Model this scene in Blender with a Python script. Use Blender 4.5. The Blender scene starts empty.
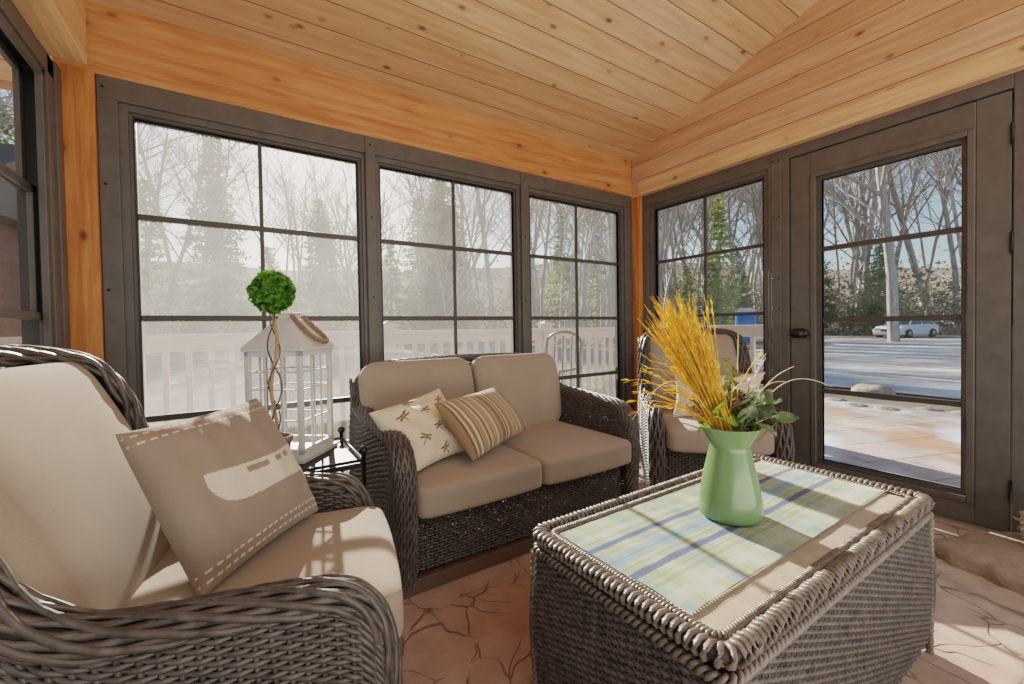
import bpy, math, random
import numpy as np
from mathutils import Vector, Matrix

random.seed(7)
rng = np.random.default_rng(11)
SC = bpy.context.scene
COL = SC.collection
R = math.radians

# ------------------------------------------------------------------ helpers
def srgb(r, g, b):
    f = lambda c: (c / 255 / 12.92) if c / 255 <= .04045 else ((c / 255 + .055) / 1.055) ** 2.4
    return (f(r), f(g), f(b), 1.0)

class NT:
    def __init__(s, name):
        s.m = bpy.data.materials.new(name); s.m.use_nodes = True
        s.t = s.m.node_tree; s.t.nodes.clear()
        s.out = s.n('ShaderNodeOutputMaterial')
    def n(s, typ, **kw):
        nd = s.t.nodes.new(typ)
        for k, v in kw.items():
            if k.startswith('i_'):
                key = k[2:]
                nd.inputs[int(key) if key.isdigit() else key.replace('_', ' ')].default_value = v
            else:
                setattr(nd, k, v)
        return nd
    def l(s, a, b): s.t.links.new(a, b)
    def math(s, op, a, b=None, clamp=False):
        nd = s.n('ShaderNodeMath', operation=op); nd.use_clamp = clamp
        for i, x in enumerate((a, b)):
            if x is None: continue
            if isinstance(x, (int, float)): nd.inputs[i].default_value = x
            else: s.l(x, nd.inputs[i])
        return nd.outputs[0]
    def mix(s, f, a, b, mode='MIX'):
        nd = s.n('ShaderNodeMix', data_type='RGBA', blend_type=mode)
        for i, x in ((0, f), (6, a), (7, b)):
            if isinstance(x, (int, float, tuple)): nd.inputs[i].default_value = x
            else: s.l(x, nd.inputs[i])
        return nd.outputs[2]
    def ramp(s, f, stops):
        nd = s.n('ShaderNodeValToRGB'); e = nd.color_ramp.elements
        while len(e) < len(stops): e.new(.5)
        for el, (p, c) in zip(e, stops):
            el.position = p; el.color = c if len(c) == 4 else (*c, 1)
        s.l(f, nd.inputs[0]); return nd.outputs[0]
    def coord(s, scale=(1, 1, 1), rot=(0, 0, 0), kind='Object'):
        tc = s.n('ShaderNodeTexCoord'); mp = s.n('ShaderNodeMapping')
        mp.inputs['Scale'].default_value = scale; mp.inputs['Rotation'].default_value = rot
        s.l(tc.outputs[kind], mp.inputs[0]); return mp.outputs[0]
    def noise(s, vec, scale, detail=4, rough=.55, out=0):
        nd = s.n('ShaderNodeTexNoise', i_Scale=scale, i_Detail=detail, i_Roughness=rough)
        s.l(vec, nd.inputs['Vector']); return nd.outputs[out]
    def bump(s, h, strength=.3, dist=.01):
        nd = s.n('ShaderNodeBump', i_Strength=strength, i_Distance=dist); s.l(h, nd.inputs['Height']); return nd.outputs[0]
    def bsdf(s, color, rough=.6, metal=0, normal=None, spec=.5, sheen=0, **kw):
        b = s.n('ShaderNodeBsdfPrincipled')
        for k, v in (('Base Color', color), ('Roughness', rough), ('Metallic', metal), ('Specular IOR Level', spec), ('Sheen Weight', sheen)):
            if isinstance(v, (int, float, tuple)): b.inputs[k].default_value = v
            else: s.l(v, b.inputs[k])
        if normal is not None: s.l(normal, b.inputs['Normal'])
        for k, v in kw.items(): b.inputs[k.replace('_', ' ')].default_value = v
        s.l(b.outputs[0], s.out.inputs[0]); return b

def plain(name, col, rough=.6, metal=0, var=.12, scale=30, bump=.0, spec=.5, kind='Object'):
    t = NT(name); v = t.coord(kind=kind); n = t.noise(v, scale)
    dark = tuple(c * (1 - var) for c in col[:3]) + (1,); lite = tuple(min(1, c * (1 + var)) for c in col[:3]) + (1,)
    c = t.ramp(n, [(.3, dark), (.7, lite)])
    t.bsdf(c, rough, metal, t.bump(n, bump, .004) if bump else None, spec)
    return t.m

class MB:
    """collects vertices and faces, then links them as one mesh object"""
    def __init__(s): s.v = []; s.f = []; s.mi = []; s.n = 0; s.cols = []
    def add(s, v, f, mi=0):
        v = np.asarray(v, float).reshape(-1, 3)
        s.v.append(v)
        for a in (f if isinstance(f, list) else [f]):
            a = np.atleast_2d(np.asarray(a, np.int64))
            s.f.append(a + s.n); s.mi.append(np.full(len(a), mi))
        s.n += len(v)
        return s
    def box(s, x0, x1, y0, y1, z0, z1, mi=0):
        x0, x1 = sorted((x0, x1)); y0, y1 = sorted((y0, y1)); z0, z1 = sorted((z0, z1))
        v = [(x0, y0, z0), (x1, y0, z0), (x1, y1, z0), (x0, y1, z0), (x0, y0, z1), (x1, y0, z1), (x1, y1, z1), (x0, y1, z1)]
        return s.add(v, [(0, 3, 2, 1), (4, 5, 6, 7), (0, 1, 5, 4), (1, 2, 6, 5), (2, 3, 7, 6), (3, 0, 4, 7)], mi)
    def obox(s, c, ex, ey, ez, mi=0):
        c = np.array(c, float); ex, ey, ez = (np.array(e, float) / 2 for e in (ex, ey, ez))
        v = [c + a * ex + b * ey + d * ez for d in (-1, 1) for a, b in ((-1, -1), (1, -1), (1, 1), (-1, 1))]
        return s.add(v, [(0, 3, 2, 1), (4, 5, 6, 7), (0, 1, 5, 4), (1, 2, 6, 5), (2, 3, 7, 6), (3, 0, 4, 7)], mi)
    def prism(s, pts, d, mi=0):
        pts = np.array(pts, float); d = np.array(d, float); n = len(pts)
        s.add(np.vstack([pts, pts + d]), [[(i, (i + 1) % n, n + (i + 1) % n, n + i)] for i in range(n)], mi)
        k = s.n - 2 * n
        s.ng = getattr(s, 'ng', []) + [([k + i for i in range(n)][::-1], mi), ([k + n + i for i in range(n)], mi)]
        return s
    def grid(s, P, mi=0, closed_u=False, closed_v=False, flip=False):
        P = np.asarray(P); a, b = P.shape[:2]
        i = np.arange(a if closed_u else a - 1); j = np.arange(b if closed_v else b - 1)
        I, J = np.meshgrid(i, j, indexing='ij'); I2 = (I + 1) % a; J2 = (J + 1) % b
        f = np.stack([I * b + J, I2 * b + J, I2 * b + J2, I * b + J2], -1).reshape(-1, 4)
        if flip: f = f[:, ::-1]
        return s.add(P.reshape(-1, 3), f, mi)
    def tubes(s, P, r, N=None, sides=5, rb=None, mi=0, closed=False):
        """P [n,k,3] centre lines; r radius along N; rb radius across"""
        P = np.asarray(P, float)
        if P.ndim == 2: P = P[None]
        n, k, _ = P.shape
        if closed: T = np.roll(P, -1, 1) - np.roll(P, 1, 1)
        else: T = np.gradient(P, axis=1)
        T /= np.linalg.norm(T, axis=-1, keepdims=True) + 1e-12
        if N is None:
            up = np.zeros_like(T); up[..., 2] = 1
            bad = np.abs(T[..., 2:3]) > .9
            up = np.where(bad, np.array([1., .3, 0]), up)
            if k > 2 and not closed:   # parallel transport for free curves
                Nn = np.zeros_like(T); c = np.cross(T[:, 0], up[:, 0]); c /= np.linalg.norm(c, axis=-1, keepdims=True); Nn[:, 0] = c
                for q in range(1, k):
                    c = Nn[:, q - 1] - T[:, q] * np.sum(Nn[:, q - 1] * T[:, q], -1, keepdims=True)
                    Nn[:, q] = c / (np.linalg.norm(c, axis=-1, keepdims=True) + 1e-12)
                N = Nn
            else: N = up
        N = np.broadcast_to(np.asarray(N, float), P.shape)
        N = N - T * np.sum(N * T, -1, keepdims=True); N /= np.linalg.norm(N, axis=-1, keepdims=True) + 1e-12
        B = np.cross(T, N)
        a = np.arange(sides) * 2 * np.pi / sides
        r = np.broadcast_to(np.asarray(r, float), (n, k)) if np.ndim(r) < 2 else np.asarray(r)
        rb_ = r if rb is None else (np.broadcast_to(np.asarray(rb, float), (n, k)))
        V = P[:, :, None] + N[:, :, None] * (np.cos(a)[None, None, :, None] * r[:, :, None, None]) + B[:, :, None] * (np.sin(a)[None, None, :, None] * rb_[:, :, None, None])
        kk = k if closed else k - 1
        I, K, A = np.meshgrid(np.arange(n), np.arange(kk), np.arange(sides), indexing='ij')
        A2 = (A + 1) % sides; K2 = (K + 1) % k; base = I * k * sides
        f = np.stack([base + K * sides + A, base + K * sides + A2, base + K2 * sides + A2, base + K2 * sides + A], -1).reshape(-1, 4)
        s.add(V.reshape(-1, 3), f, mi)
        if not closed and sides >= 3:
            o = s.n - n * k * sides
            for e, q in ((0, 1), (k - 1, -1)):
                for i in range(n if n < 400 else 0):
                    ids = [o + i * k * sides + e * sides + x for x in range(sides)]
                    s.ng = getattr(s, 'ng', []) + [(ids[::q], mi)]
        return s
    def lathe(s, prof, c=(0, 0, 0), seg=28, mi=0, sx=1, sy=1, axis='z'):
        prof = np.array(prof, float); a = np.arange(seg) * 2 * np.pi / seg
        P = np.stack([prof[:, None, 0] * np.cos(a) * sx, prof[:, None, 0] * np.sin(a) * sy, np.repeat(prof[:, None, 1], seg, 1)], -1)
        if axis == 'x': P = P[..., [2, 0, 1]]
        if axis == 'y': P = P[..., [1, 2, 0]]
        return s.grid(P + np.array(c), mi, closed_v=True, flip=True)
    def build(s, name, mats, parent=None, smooth=True, loc=None, bevel=0, cols=None, solidify=0):
        me = bpy.data.meshes.new(name)
        V = np.vstack(s.v)
        F = []; MI = []
        for f, m in zip(s.f, s.mi):
            if len(f): F.append(f); MI.append(m)
        sizes = np.concatenate([np.full(len(f), f.shape[1]) for f in F]) if F else np.zeros(0, int)
        idx = np.concatenate([f.reshape(-1) for f in F]) if F else np.zeros(0, int)
        mi = np.concatenate(MI) if MI else np.zeros(0, int)
        for ids, m in getattr(s, 'ng', []):
            idx = np.concatenate([idx, ids]); sizes = np.append(sizes, len(ids)); mi = np.append(mi, m)
        off = np.asarray(loc, float) if loc is not None else np.zeros(3)
        V = V - off
        me.vertices.add(len(V)); me.vertices.foreach_set('co', V.astype(np.float32).ravel())
        me.loops.add(len(idx)); me.loops.foreach_set('vertex_index', idx.astype(np.int32))
        me.polygons.add(len(sizes)); st = np.concatenate([[0], np.cumsum(sizes)[:-1]]).astype(np.int32)
        me.polygons.foreach_set('loop_start', st); me.polygons.foreach_set('loop_total', sizes.astype(np.int32))
        me.polygons.foreach_set('material_index', mi.astype(np.int32))
        me.polygons.foreach_set('use_smooth', np.full(len(sizes), smooth))
        for m in (mats if isinstance(mats, (list, tuple)) else [mats]): me.materials.append(m)
        if cols is not None:
            ca = me.color_attributes.new('Col', 'FLOAT_COLOR', 'POINT')
            ca.data.foreach_set('color', np.asarray(cols, np.float32).ravel())
        me.update(calc_edges=True); me.validate()
        o = bpy.data.objects.new(name, me); COL.objects.link(o)
        o.location = off
        if parent is not None: o.parent = parent
        if bevel:
            b = o.modifiers.new('bevel', 'BEVEL'); b.width = bevel; b.segments = 2; b.limit_method = 'ANGLE'; b.angle_limit = R(50)
        if solidify:
            b = o.modifiers.new('solid', 'SOLIDIFY'); b.thickness = solidify
        return o

def tag(o, label=None, cat=None, group=None, kind=None):
    if label: o['label'] = label
    if cat: o['category'] = cat
    if group: o['group'] = group
    if kind: o['kind'] = kind
    return o
def empty(name, loc=(0, 0, 0), rz=0, **kw):
    o = bpy.data.objects.new(name, None); COL.objects.link(o); o.location = loc; o.rotation_euler = (0, 0, rz)
    o.empty_display_size = .1
    return tag(o, **kw)
def copy_tree(o, parent=None):
    c = o.copy(); COL.objects.link(c)
    if parent is not None: c.parent = parent
    for ch in [x for x in bpy.data.objects if x.parent == o]: copy_tree(ch, c)
    return c

def catmull(P, n, closed=False):
    P = np.array(P, float)
    Q = np.vstack([2 * P[0] - P[1], P, 2 * P[-1] - P[-2]])
    out = []; m = len(P) - 1
    t = np.linspace(0, m, n); i = np.minimum(t.astype(int), m - 1); u = (t - i)[:, None]
    a, b, c, d = Q[i], Q[i + 1], Q[i + 2], Q[i + 3]
    return .5 * (2 * b + (c - a) * u + (2 * a - 5 * b + 4 * c - d) * u ** 2 + (-a + 3 * b - 3 * c + d) * u ** 3)
def resample(P, n):
    d = np.concatenate([[0], np.cumsum(np.linalg.norm(np.diff(P, axis=0), axis=1))])
    t = np.linspace(0, d[-1], n)
    return np.stack([np.interp(t, d, P[:, k]) for k in range(P.shape[1])], -1), d[-1]

# ------------------------------------------------------------------ materials
def wood_mat(name, base, dark, along='x', board=None, across='y', knots=1.0, rough=.45, offset=0.0, boardvar=.3, light=None):
    """pine boards; along = grain direction, across = axis that counts the boards"""
    t = NT(name); tc = t.n('ShaderNodeTexCoord'); sep = t.n('ShaderNodeSeparateXYZ'); t.l(tc.outputs['Object'], sep.inputs[0])
    ax = {'x': 0, 'y': 1, 'z': 2}
    A = sep.outputs[ax[along]]; Cc = sep.outputs[ax[across]]
    third = [k for k in 'xyz' if k not in (along, across)][0]; D = sep.outputs[ax[third]]
    if board:
        q = t.math('DIVIDE', t.math('ADD', Cc, offset), board)
        idx = t.math('FLOOR', q); fr = t.math('FRACT', q)
        wn = t.n('ShaderNodeTexWhiteNoise', noise_dimensions='1D'); t.l(idx, wn.inputs['W']); rnd = wn.outputs[0]
        edge = t.math('MINIMUM', fr, t.math('SUBTRACT', 1.0, fr))
        seam = t.math('SMOOTHSTEP', edge, None) if False else t.math('LESS_THAN', edge, .022)
        shift = t.math('MULTIPLY', rnd, 17.3)
    else:
        rnd = None; seam = None; shift = 0.0
    comb = t.n('ShaderNodeCombineXYZ')
    a2 = t.math('ADD', A, shift) if board else A
    t.l(t.math('MULTIPLY', a2, 1.0), comb.inputs[0]); t.l(Cc, comb.inputs[1]); t.l(D, comb.inputs[2])
    if board: t.l(t.math('ADD', D, t.math('MULTIPLY', rnd, 5.0)), comb.inputs[2])
    vec = comb.outputs[0]
    mp = t.n('ShaderNodeMapping'); mp.inputs['Scale'].default_value = (.9, 14, 14); t.l(vec, mp.inputs[0])
    # knots
    mk = t.n('ShaderNodeMapping'); mk.inputs['Scale'].default_value = (4.6, 8.6, 8.6); t.l(vec, mk.inputs[0])
    vo = t.n('ShaderNodeTexVoronoi', i_Scale=1.0, i_Randomness=1.0); t.l(mk.outputs[0], vo.inputs['Vector'])
    kd = vo.outputs['Distance']
    wnk = t.n('ShaderNodeTexWhiteNoise', noise_dimensions='3D'); t.l(vo.outputs['Position'], wnk.inputs['Vector'])
    pick = t.math('GREATER_THAN', wnk.outputs[0], .12)
    knot = t.math('MULTIPLY', t.ramp(kd, [(.05, (1, 1, 1)), (.15 * knots, (0, 0, 0))]), pick)
    halo = t.math('MULTIPLY', t.ramp(kd, [(.05, (1, 1, 1)), (.42, (0, 0, 0))]), pick)
    g1 = t.n('ShaderNodeTexNoise', i_Scale=2.2, i_Detail=5, i_Roughness=.6, i_Distortion=.6); t.l(mp.outputs[0], g1.inputs['Vector'])
    g2 = t.n('ShaderNodeTexNoise', i_Scale=7, i_Detail=3); t.l(mp.outputs[0], g2.inputs['Vector'])
    li = light or tuple(min(1, c * 1.3) for c in base[:3]) + (1,)
    c = t.ramp(g1.outputs[0], [(.3, dark), (.5, base), (.72, li)])
    c = t.mix(t.math('MULTIPLY', t.ramp(g2.outputs[0], [(.52, (0, 0, 0)), (.7, (1, 1, 1))]), .12), c, dark)
    if board:
        tint = t.ramp(rnd, [(0, tuple(1 - boardvar * k for k in (.7, 1.0, 1.25))), (.5, (1, 1, 1)), (1, (1.0, 1.0 + boardvar * .25, 1.0 + boardvar * .8))])
        c = t.mix(1.0, c, tint, 'MULTIPLY')
    c = t.mix(t.math('MULTIPLY', halo, .45), c, dark)
    c = t.mix(t.math('MULTIPLY', knot, .85), c, srgb(88, 44, 20))
    h = g1.outputs[0]
    if board:
        c = t.mix(t.math('MULTIPLY', seam, .8), c, srgb(104, 60, 32))
        h = t.math('SUBTRACT', t.math('MULTIPLY', h, .15), seam)
    t.bsdf(c, rough, 0, t.bump(h, .35, .004), .35)
    return t.m

PINE = srgb(226, 180, 134); PINE_D = srgb(212, 158, 110)
M = {}
M['ceiling'] = wood_mat('pine_ceiling', PINE, PINE_D, 'x', .135, 'y', boardvar=.32, light=srgb(238, 198, 154))
M['gable'] = wood_mat('pine_gable', srgb(210, 162, 122), srgb(198, 146, 104), 'y', .135, 'z', boardvar=.14, offset=.045)
M['header'] = wood_mat('fir_header', srgb(206, 138, 80), srgb(178, 106, 54), 'x', None, 'z', knots=1.0, light=srgb(222, 160, 102))
M['beam'] = wood_mat('fir_beam', srgb(222, 172, 122), srgb(204, 146, 96), 'y', None, 'z')
M['post'] = wood_mat('fir_post', srgb(200, 124, 60), srgb(170, 92, 38), 'z', None, 'x', light=srgb(220, 150, 84))
M['trimwood'] = wood_mat('trim_board', srgb(222, 176, 130), srgb(206, 154, 108), 'y', None, 'z')

def frame_mat():
    t = NT('bronze_vinyl'); v = t.coord((1, 1, 1)); n = t.noise(v, 14, 3)
    c = t.ramp(n, [(.3, srgb(82, 77, 71)), (.7, srgb(94, 88, 81))])
    t.bsdf(c, .42, 0, None, .45); return t.m
M['frame'] = frame_mat()
M['muntin'] = plain('muntin_dark', srgb(62, 56, 50), .45, 0, .06)
M['gasket'] = plain('black_gasket', srgb(26, 24, 24), .5, 0, .1)
M['screw'] = plain('screw_head', srgb(34, 30, 28), .4, .4, .1)

def glass_mat(name, haze, tint=(.97, .98, .99, 1), hcol=(.25, .235, .225, 1), gloss=.04, streak=0):
    t = NT(name)
    tr = t.n('ShaderNodeBsdfTransparent'); tr.inputs[0].default_value = tint
    tl = t.n('ShaderNodeBsdfTranslucent'); tl.inputs[0].default_value = hcol
    gl = t.n('ShaderNodeBsdfGlossy'); gl.inputs['Roughness'].default_value = .05
    v = t.coord((1, 1, 1)); n = t.noise(v, 3.0, 5, .6)
    f = t.math('MULTIPLY', t.ramp(n, [(.25, (.72, .72, .72)), (.75, (1.25, 1.25, 1.25))]), haze, True)
    m1 = t.n('ShaderNodeMixShader'); t.l(f, m1.inputs[0]); t.l(tr.outputs[0], m1.inputs[1]); t.l(tl.outputs[0], m1.inputs[2])
    m2 = t.n('ShaderNodeMixShader'); m2.inputs[0].default_value = gloss; t.l(m1.outputs[0], m2.inputs[1]); t.l(gl.outputs[0], m2.inputs[2])
    t.l(m2.outputs[0], t.out.inputs[0]); return t.m

def wicker_mat(name, a, b, rough=.42):
    t = NT(name); v = t.coord((1, 1, 1)); n = t.noise(v, 40, 3); n2 = t.noise(v, 7, 2)
    c = t.ramp(n, [(.3, a), (.7, b)])
    c = t.mix(t.math('MULTIPLY', n2, .35), c, tuple(x * .6 for x in a[:3]) + (1,))
    t.bsdf(c, rough, 0, None, .5); return t.m
M['wicker'] = wicker_mat('resin_wicker', srgb(62, 54, 47), srgb(104, 94, 85))
M['wicker_core'] = plain('wicker_core', srgb(52, 44, 38), .7, 0, .2)
M['table_wicker'] = wicker_mat('table_wicker', srgb(98, 86, 76), srgb(140, 126, 112))
M['base_rail'] = plain('brown_rail', srgb(92, 72, 56), .5, 0, .1)

def fabric_mat(name, col, var=.06, scale=900, attr=False, rough=.9):
    t = NT(name); v = t.coord((1, 1, 1)); n = t.noise(v, 380, 2, .6); n2 = t.noise(v, 5, 3)
    if attr:
        at = t.n('ShaderNodeAttribute', attribute_name='Col'); base = at.outputs['Color']
    else:
        base = t.ramp(n2, [(.3, tuple(c * (1 - var) for c in col[:3])), (.7, tuple(c * (1 + var) for c in col[:3]))])
    c = t.mix(t.math('MULTIPLY', t.ramp(n, [(.4, (0, 0, 0)), (.65, (1, 1, 1))]), .14), base, (.12, .1, .08, 1))
    h = t.math('ADD', t.math('MULTIPLY', n, .25), n2)
    t.bsdf(c, rough, 0, t.bump(h, .18, .006), .25, .15); return t.m
M['fabric'] = fabric_mat('taupe_cushion_fabric', srgb(166, 148, 128))
M['painted_fabric'] = fabric_mat('printed_fabric', None, attr=True)
M['black_metal'] = plain('black_iron', srgb(38, 34, 32), .38, .5, .15, 40, .1)
M['white_paint'] = plain('white_painted_metal', srgb(226, 222, 214), .5, 0, .05, 25)
M['clear'] = glass_mat('lantern_glass', .06, gloss=.06)

# ------------------------------------------------------------------ room shell
Xl, Yc = -3.6, -4.0            # left wall plane, how far the room runs toward the house
SL = .326
czl = lambda y: 2.43 + SL * (-y)

def concrete_floor():
    t = NT('stamped_concrete'); tc = t.n('ShaderNodeTexCoord'); v = tc.outputs['Object']
    nw = t.n('ShaderNodeTexNoise', i_Scale=2.6, i_Detail=3); t.l(v, nw.inputs['Vector'])
    vm = t.n('ShaderNodeVectorMath', operation='MULTIPLY_ADD'); t.l(nw.outputs['Color'], vm.inputs[0]); vm.inputs[1].default_value = (.34, .34, 0); t.l(v, vm.inputs[2])
    vo = t.n('ShaderNodeTexVoronoi', feature='DISTANCE_TO_EDGE', i_Scale=7.0, i_Randomness=1.0); t.l(vm.outputs[0], vo.inputs['Vector'])
    vc = t.n('ShaderNodeTexVoronoi', feature='F1', i_Scale=4.2, i_Randomness=.9); t.l(vm.outputs[0], vc.inputs['Vector'])
    gate = t.ramp(t.noise(v, 5.3, 2), [(.42, (0, 0, 0)), (.50, (1, 1, 1))])
    crack = t.math('MULTIPLY', t.ramp(vo.outputs['Distance'], [(.0, (1, 1, 1)), (.026, (0, 0, 0))]), gate)
    n = t.noise(v, 9, 6); n2 = t.noise(v, 1.6, 3)
    red = t.ramp(n, [(.3, srgb(170, 136, 120)), (.7, srgb(194, 162, 146))])
    gry = t.ramp(n, [(.3, srgb(158, 140, 124)), (.7, srgb(200, 184, 166))])
    sep = t.n('ShaderNodeSeparateXYZ'); t.l(v, sep.inputs[0])
    k = t.math('ADD', t.math('ADD', sep.outputs[0], 1.5), t.math('MULTIPLY', t.math('SUBTRACT', n2, .5), 1.2))
    f = t.ramp(k, [(.0, (0, 0, 0)), (.7, (1, 1, 1))])
    c = t.mix(f, red, gry)
    c = t.mix(t.math('MULTIPLY', vc.outputs['Distance'], .10), c, srgb(120, 90, 76))
    c = t.mix(t.math('MULTIPLY', crack, .75), c, srgb(84, 62, 52))
    h = t.math('SUBTRACT', t.math('MULTIPLY', n, .3), crack)
    t.bsdf(c, .5, 0, t.bump(h, .5, .01), .4); return t.m
M['floor'] = concrete_floor()

fl = MB().box(-5.2, .10, Yc, .10, -.08, 0).build('floor', M['floor'], smooth=False); tag(fl, kind='structure')
# ceiling: slope rising from the back wall toward the camera, ridge beyond the picture
ce = MB(); yr = -2.75
ce.prism([(-5.2, .6, czl(.6)), (-5.2, yr, czl(yr)), (-5.2, yr, czl(yr) + .12), (-5.2, .6, czl(.6) + .12)], (5.9, 0, 0))
ce.prism([(-5.2, yr, czl(yr)), (-5.2, -6.0, czl(yr) - SL * (6.0 + yr)), (-5.2, -6.0, czl(yr) - SL * (6.0 + yr) + .12), (-5.2, yr, czl(yr) + .12)], (5.9, 0, 0))
o = ce.build('ceiling', M['ceiling'], smooth=False); tag(o, kind='structure')
# back wall: header beam, sill wall
w = MB()
w.box(-3.62, .1, -.05, .12, 2.13, 2.27); w.box(-3.62, .1, -.042, .12, 2.2705, 2.50)
o = w.build('wall_back', M['header'], smooth=False, bevel=.004); tag(o, kind='structure')
# gable wall over the door wall
g = MB()
g.prism([(-.10, -.05, 2.12), (-.10, -.05, czl(-.05)), (-.10, yr, czl(yr)), (-.10, Yc, czl(yr) - SL * (-Yc + yr)), (-.10, Yc, 2.12)], (.2, 0, 0))
o = g.build('wall_right', M['gable'], smooth=False); tag(o, kind='structure')
o = MB().box(-.106, -.1005, Yc, -.122, 2.12, 2.228).build('trim_1', M['trimwood'], smooth=False); tag(o, kind='structure')
# left beam
lb = MB(); lb.box(-3.62, -3.49, Yc, -.17, 2.10, 2.42); lb.prism([(-3.62, -.17, 2.42), (-3.62, -.17, 2.49), (-3.62, yr, czl(yr)), (-3.62, Yc, 2.42)], (.13, 0, 0))
o = lb.build('trim_2', M['beam'], smooth=False, bevel=.003); tag(o, kind='structure')
# corner posts
p = MB(); p.box(-3.64, -3.492, -.07, .12, 0, 2.13); o = p.build('trim_3', M['post'], smooth=False, bevel=.003); tag(o, kind='structure')
p = MB(); p.box(-.097, .1, -.118, .12, 0, 2.13); o = p.build('trim_4', M['post'], smooth=False, bevel=.003); tag(o, kind='structure')

# mapping from wall-local (a along, d inward, z) to world boxes
def back(mb, a0, a1, d0, d1, z0, z1, mi=0): mb.box(a0, a1, -d0, -d1, z0, z1, mi)
def right(mb, a0, a1, d0, d1, z0, z1, mi=0): mb.box(-d0, -d1, a0, a1, z0, z1, mi)
def left(mb, a0, a1, d0, d1, z0, z1, mi=0): mb.box(-3.66 + d0, -3.66 + d1, a0, a1, z0, z1, mi)

def ring(pl, mb, a0, a1, z0, z1, w, d0, d1, mi=0):
    """a picture-frame ring outside the opening a0..a1, z0..z1"""
    pl(mb, a0 - w, a0, d0, d1, z0 - w, z1 + w, mi); pl(mb, a1, a1 + w, d0, d1, z0 - w, z1 + w, mi)
    pl(mb, a0, a1, d0, d1, z1, z1 + w, mi); pl(mb, a0, a1, d0, d1, z0 - w, z0, mi)

ZT, Z1, Z2, Z3, ZB = 1.981, 1.541, 1.079, .611, .15
W1 = (-3.372, -2.885, -2.402); W2 = (-2.268, -1.787, -1.322); W3 = (-1.172, -.71, -.242); W4 = (-1.094, -.671, -.229)
f1 = .05
# face frames of the two glazed walls
fb = MB()
xs = [-3.49, W1[0] - f1, W1[2] + f1, W2[0] - f1, W2[2] + f1, W3[0] - f1, W3[2] + f1, -.099]
back(fb, xs[0], xs[-1], -.08, .05, ZT + f1, 2.129); back(fb, xs[0], xs[-1], -.08, .05, 0.0, ZB - f1)
for a, b in ((xs[0], xs[1]), (xs[2], xs[3]), (xs[4], xs[5]), (xs[6], xs[7])): back(fb, a, b, -.08, .05, ZB - f1, ZT + f1)
# raised cover strips over the mullions
for a, b in ((xs[2], xs[3]), (xs[4], xs[5])):
    m = (a + b) / 2; back(fb, m - .028, m + .028, .05, .058, .02, 2.118)
o = fb.build('trim_5', M['frame'], smooth=False, bevel=.003); tag(o, kind='structure')
sc = MB()
def screw_b(x, z): sc.lathe([(0, .004), (.005, .004), (.006, 0)], (0, 0, 0), 8, 0); sc.v[-1] = sc.v[-1][:, [0, 2, 1]] * np.array([1, -1, 1]) + np.array([x, -.0585 if x > -3.3 and x < -.3 else -.0505, z])
for x in (-3.47, (xs[2] + xs[3]) / 2, (xs[4] + xs[5]) / 2, -.118):
    for z in (.3, .75, 1.2, 1.66, 2.08): screw_b(x, z)
s_o = sc.build('screws', M['screw'], o)
fr = MB()
DY0, DY1 = -1.274, -2.188      # door slab
right(fr, -.119, W4[2] + f1 - 0, -.08, .05, 0, 2.12) if False else None
right(fr, -.119, W4[2] + f1, -.08, .05, 0, 2.119)
right(fr, W4[0] - f1, DY0 + .006, -.08, .05, 0, 2.119)
right(fr, W4[2] + f1, W4[0] - f1, -.08, .05, ZT + f1, 2.119); right(fr, W4[2] + f1, W4[0] - f1, -.08, .05, 0, ZB - f1)
right(fr, DY0 + .006, DY1 - .006, -.08, .05, 2.056, 2.119)
right(fr, DY1 - .006, DY1 - .30, -.08, .05, 0, 2.119)
right(fr, DY1 - .30, DY1 - 1.2, -.08, .05, 1.99, 2.119); right(fr, DY1 - .30, DY1 - 1.2, -.08, .05, 0, .1); right(fr, DY1 - 1.2, Yc, -.08, .05, 0, 2.119)
right(fr, -1.165, -1.225, .05, .056, .02, 2.11)
o = fr.build('trim_6', M['frame'], smooth=False, bevel=.003); tag(o, kind='structure')
sc = MB()
for y in (-1.178, -1.212):
    for z in (.3, .7, 1.1, 1.3, 1.7, 2.06):
        sc.lathe([(0, .003), (.0045, .003), (.0055, 0)], (0, 0, 0), 8, 0); sc.v[-1] = sc.v[-1][:, [2, 0, 1]] * np.array([-1, 1, 1]) + np.array([-.0565, y, z])
sc.build('screws', M['screw'], o)

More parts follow.
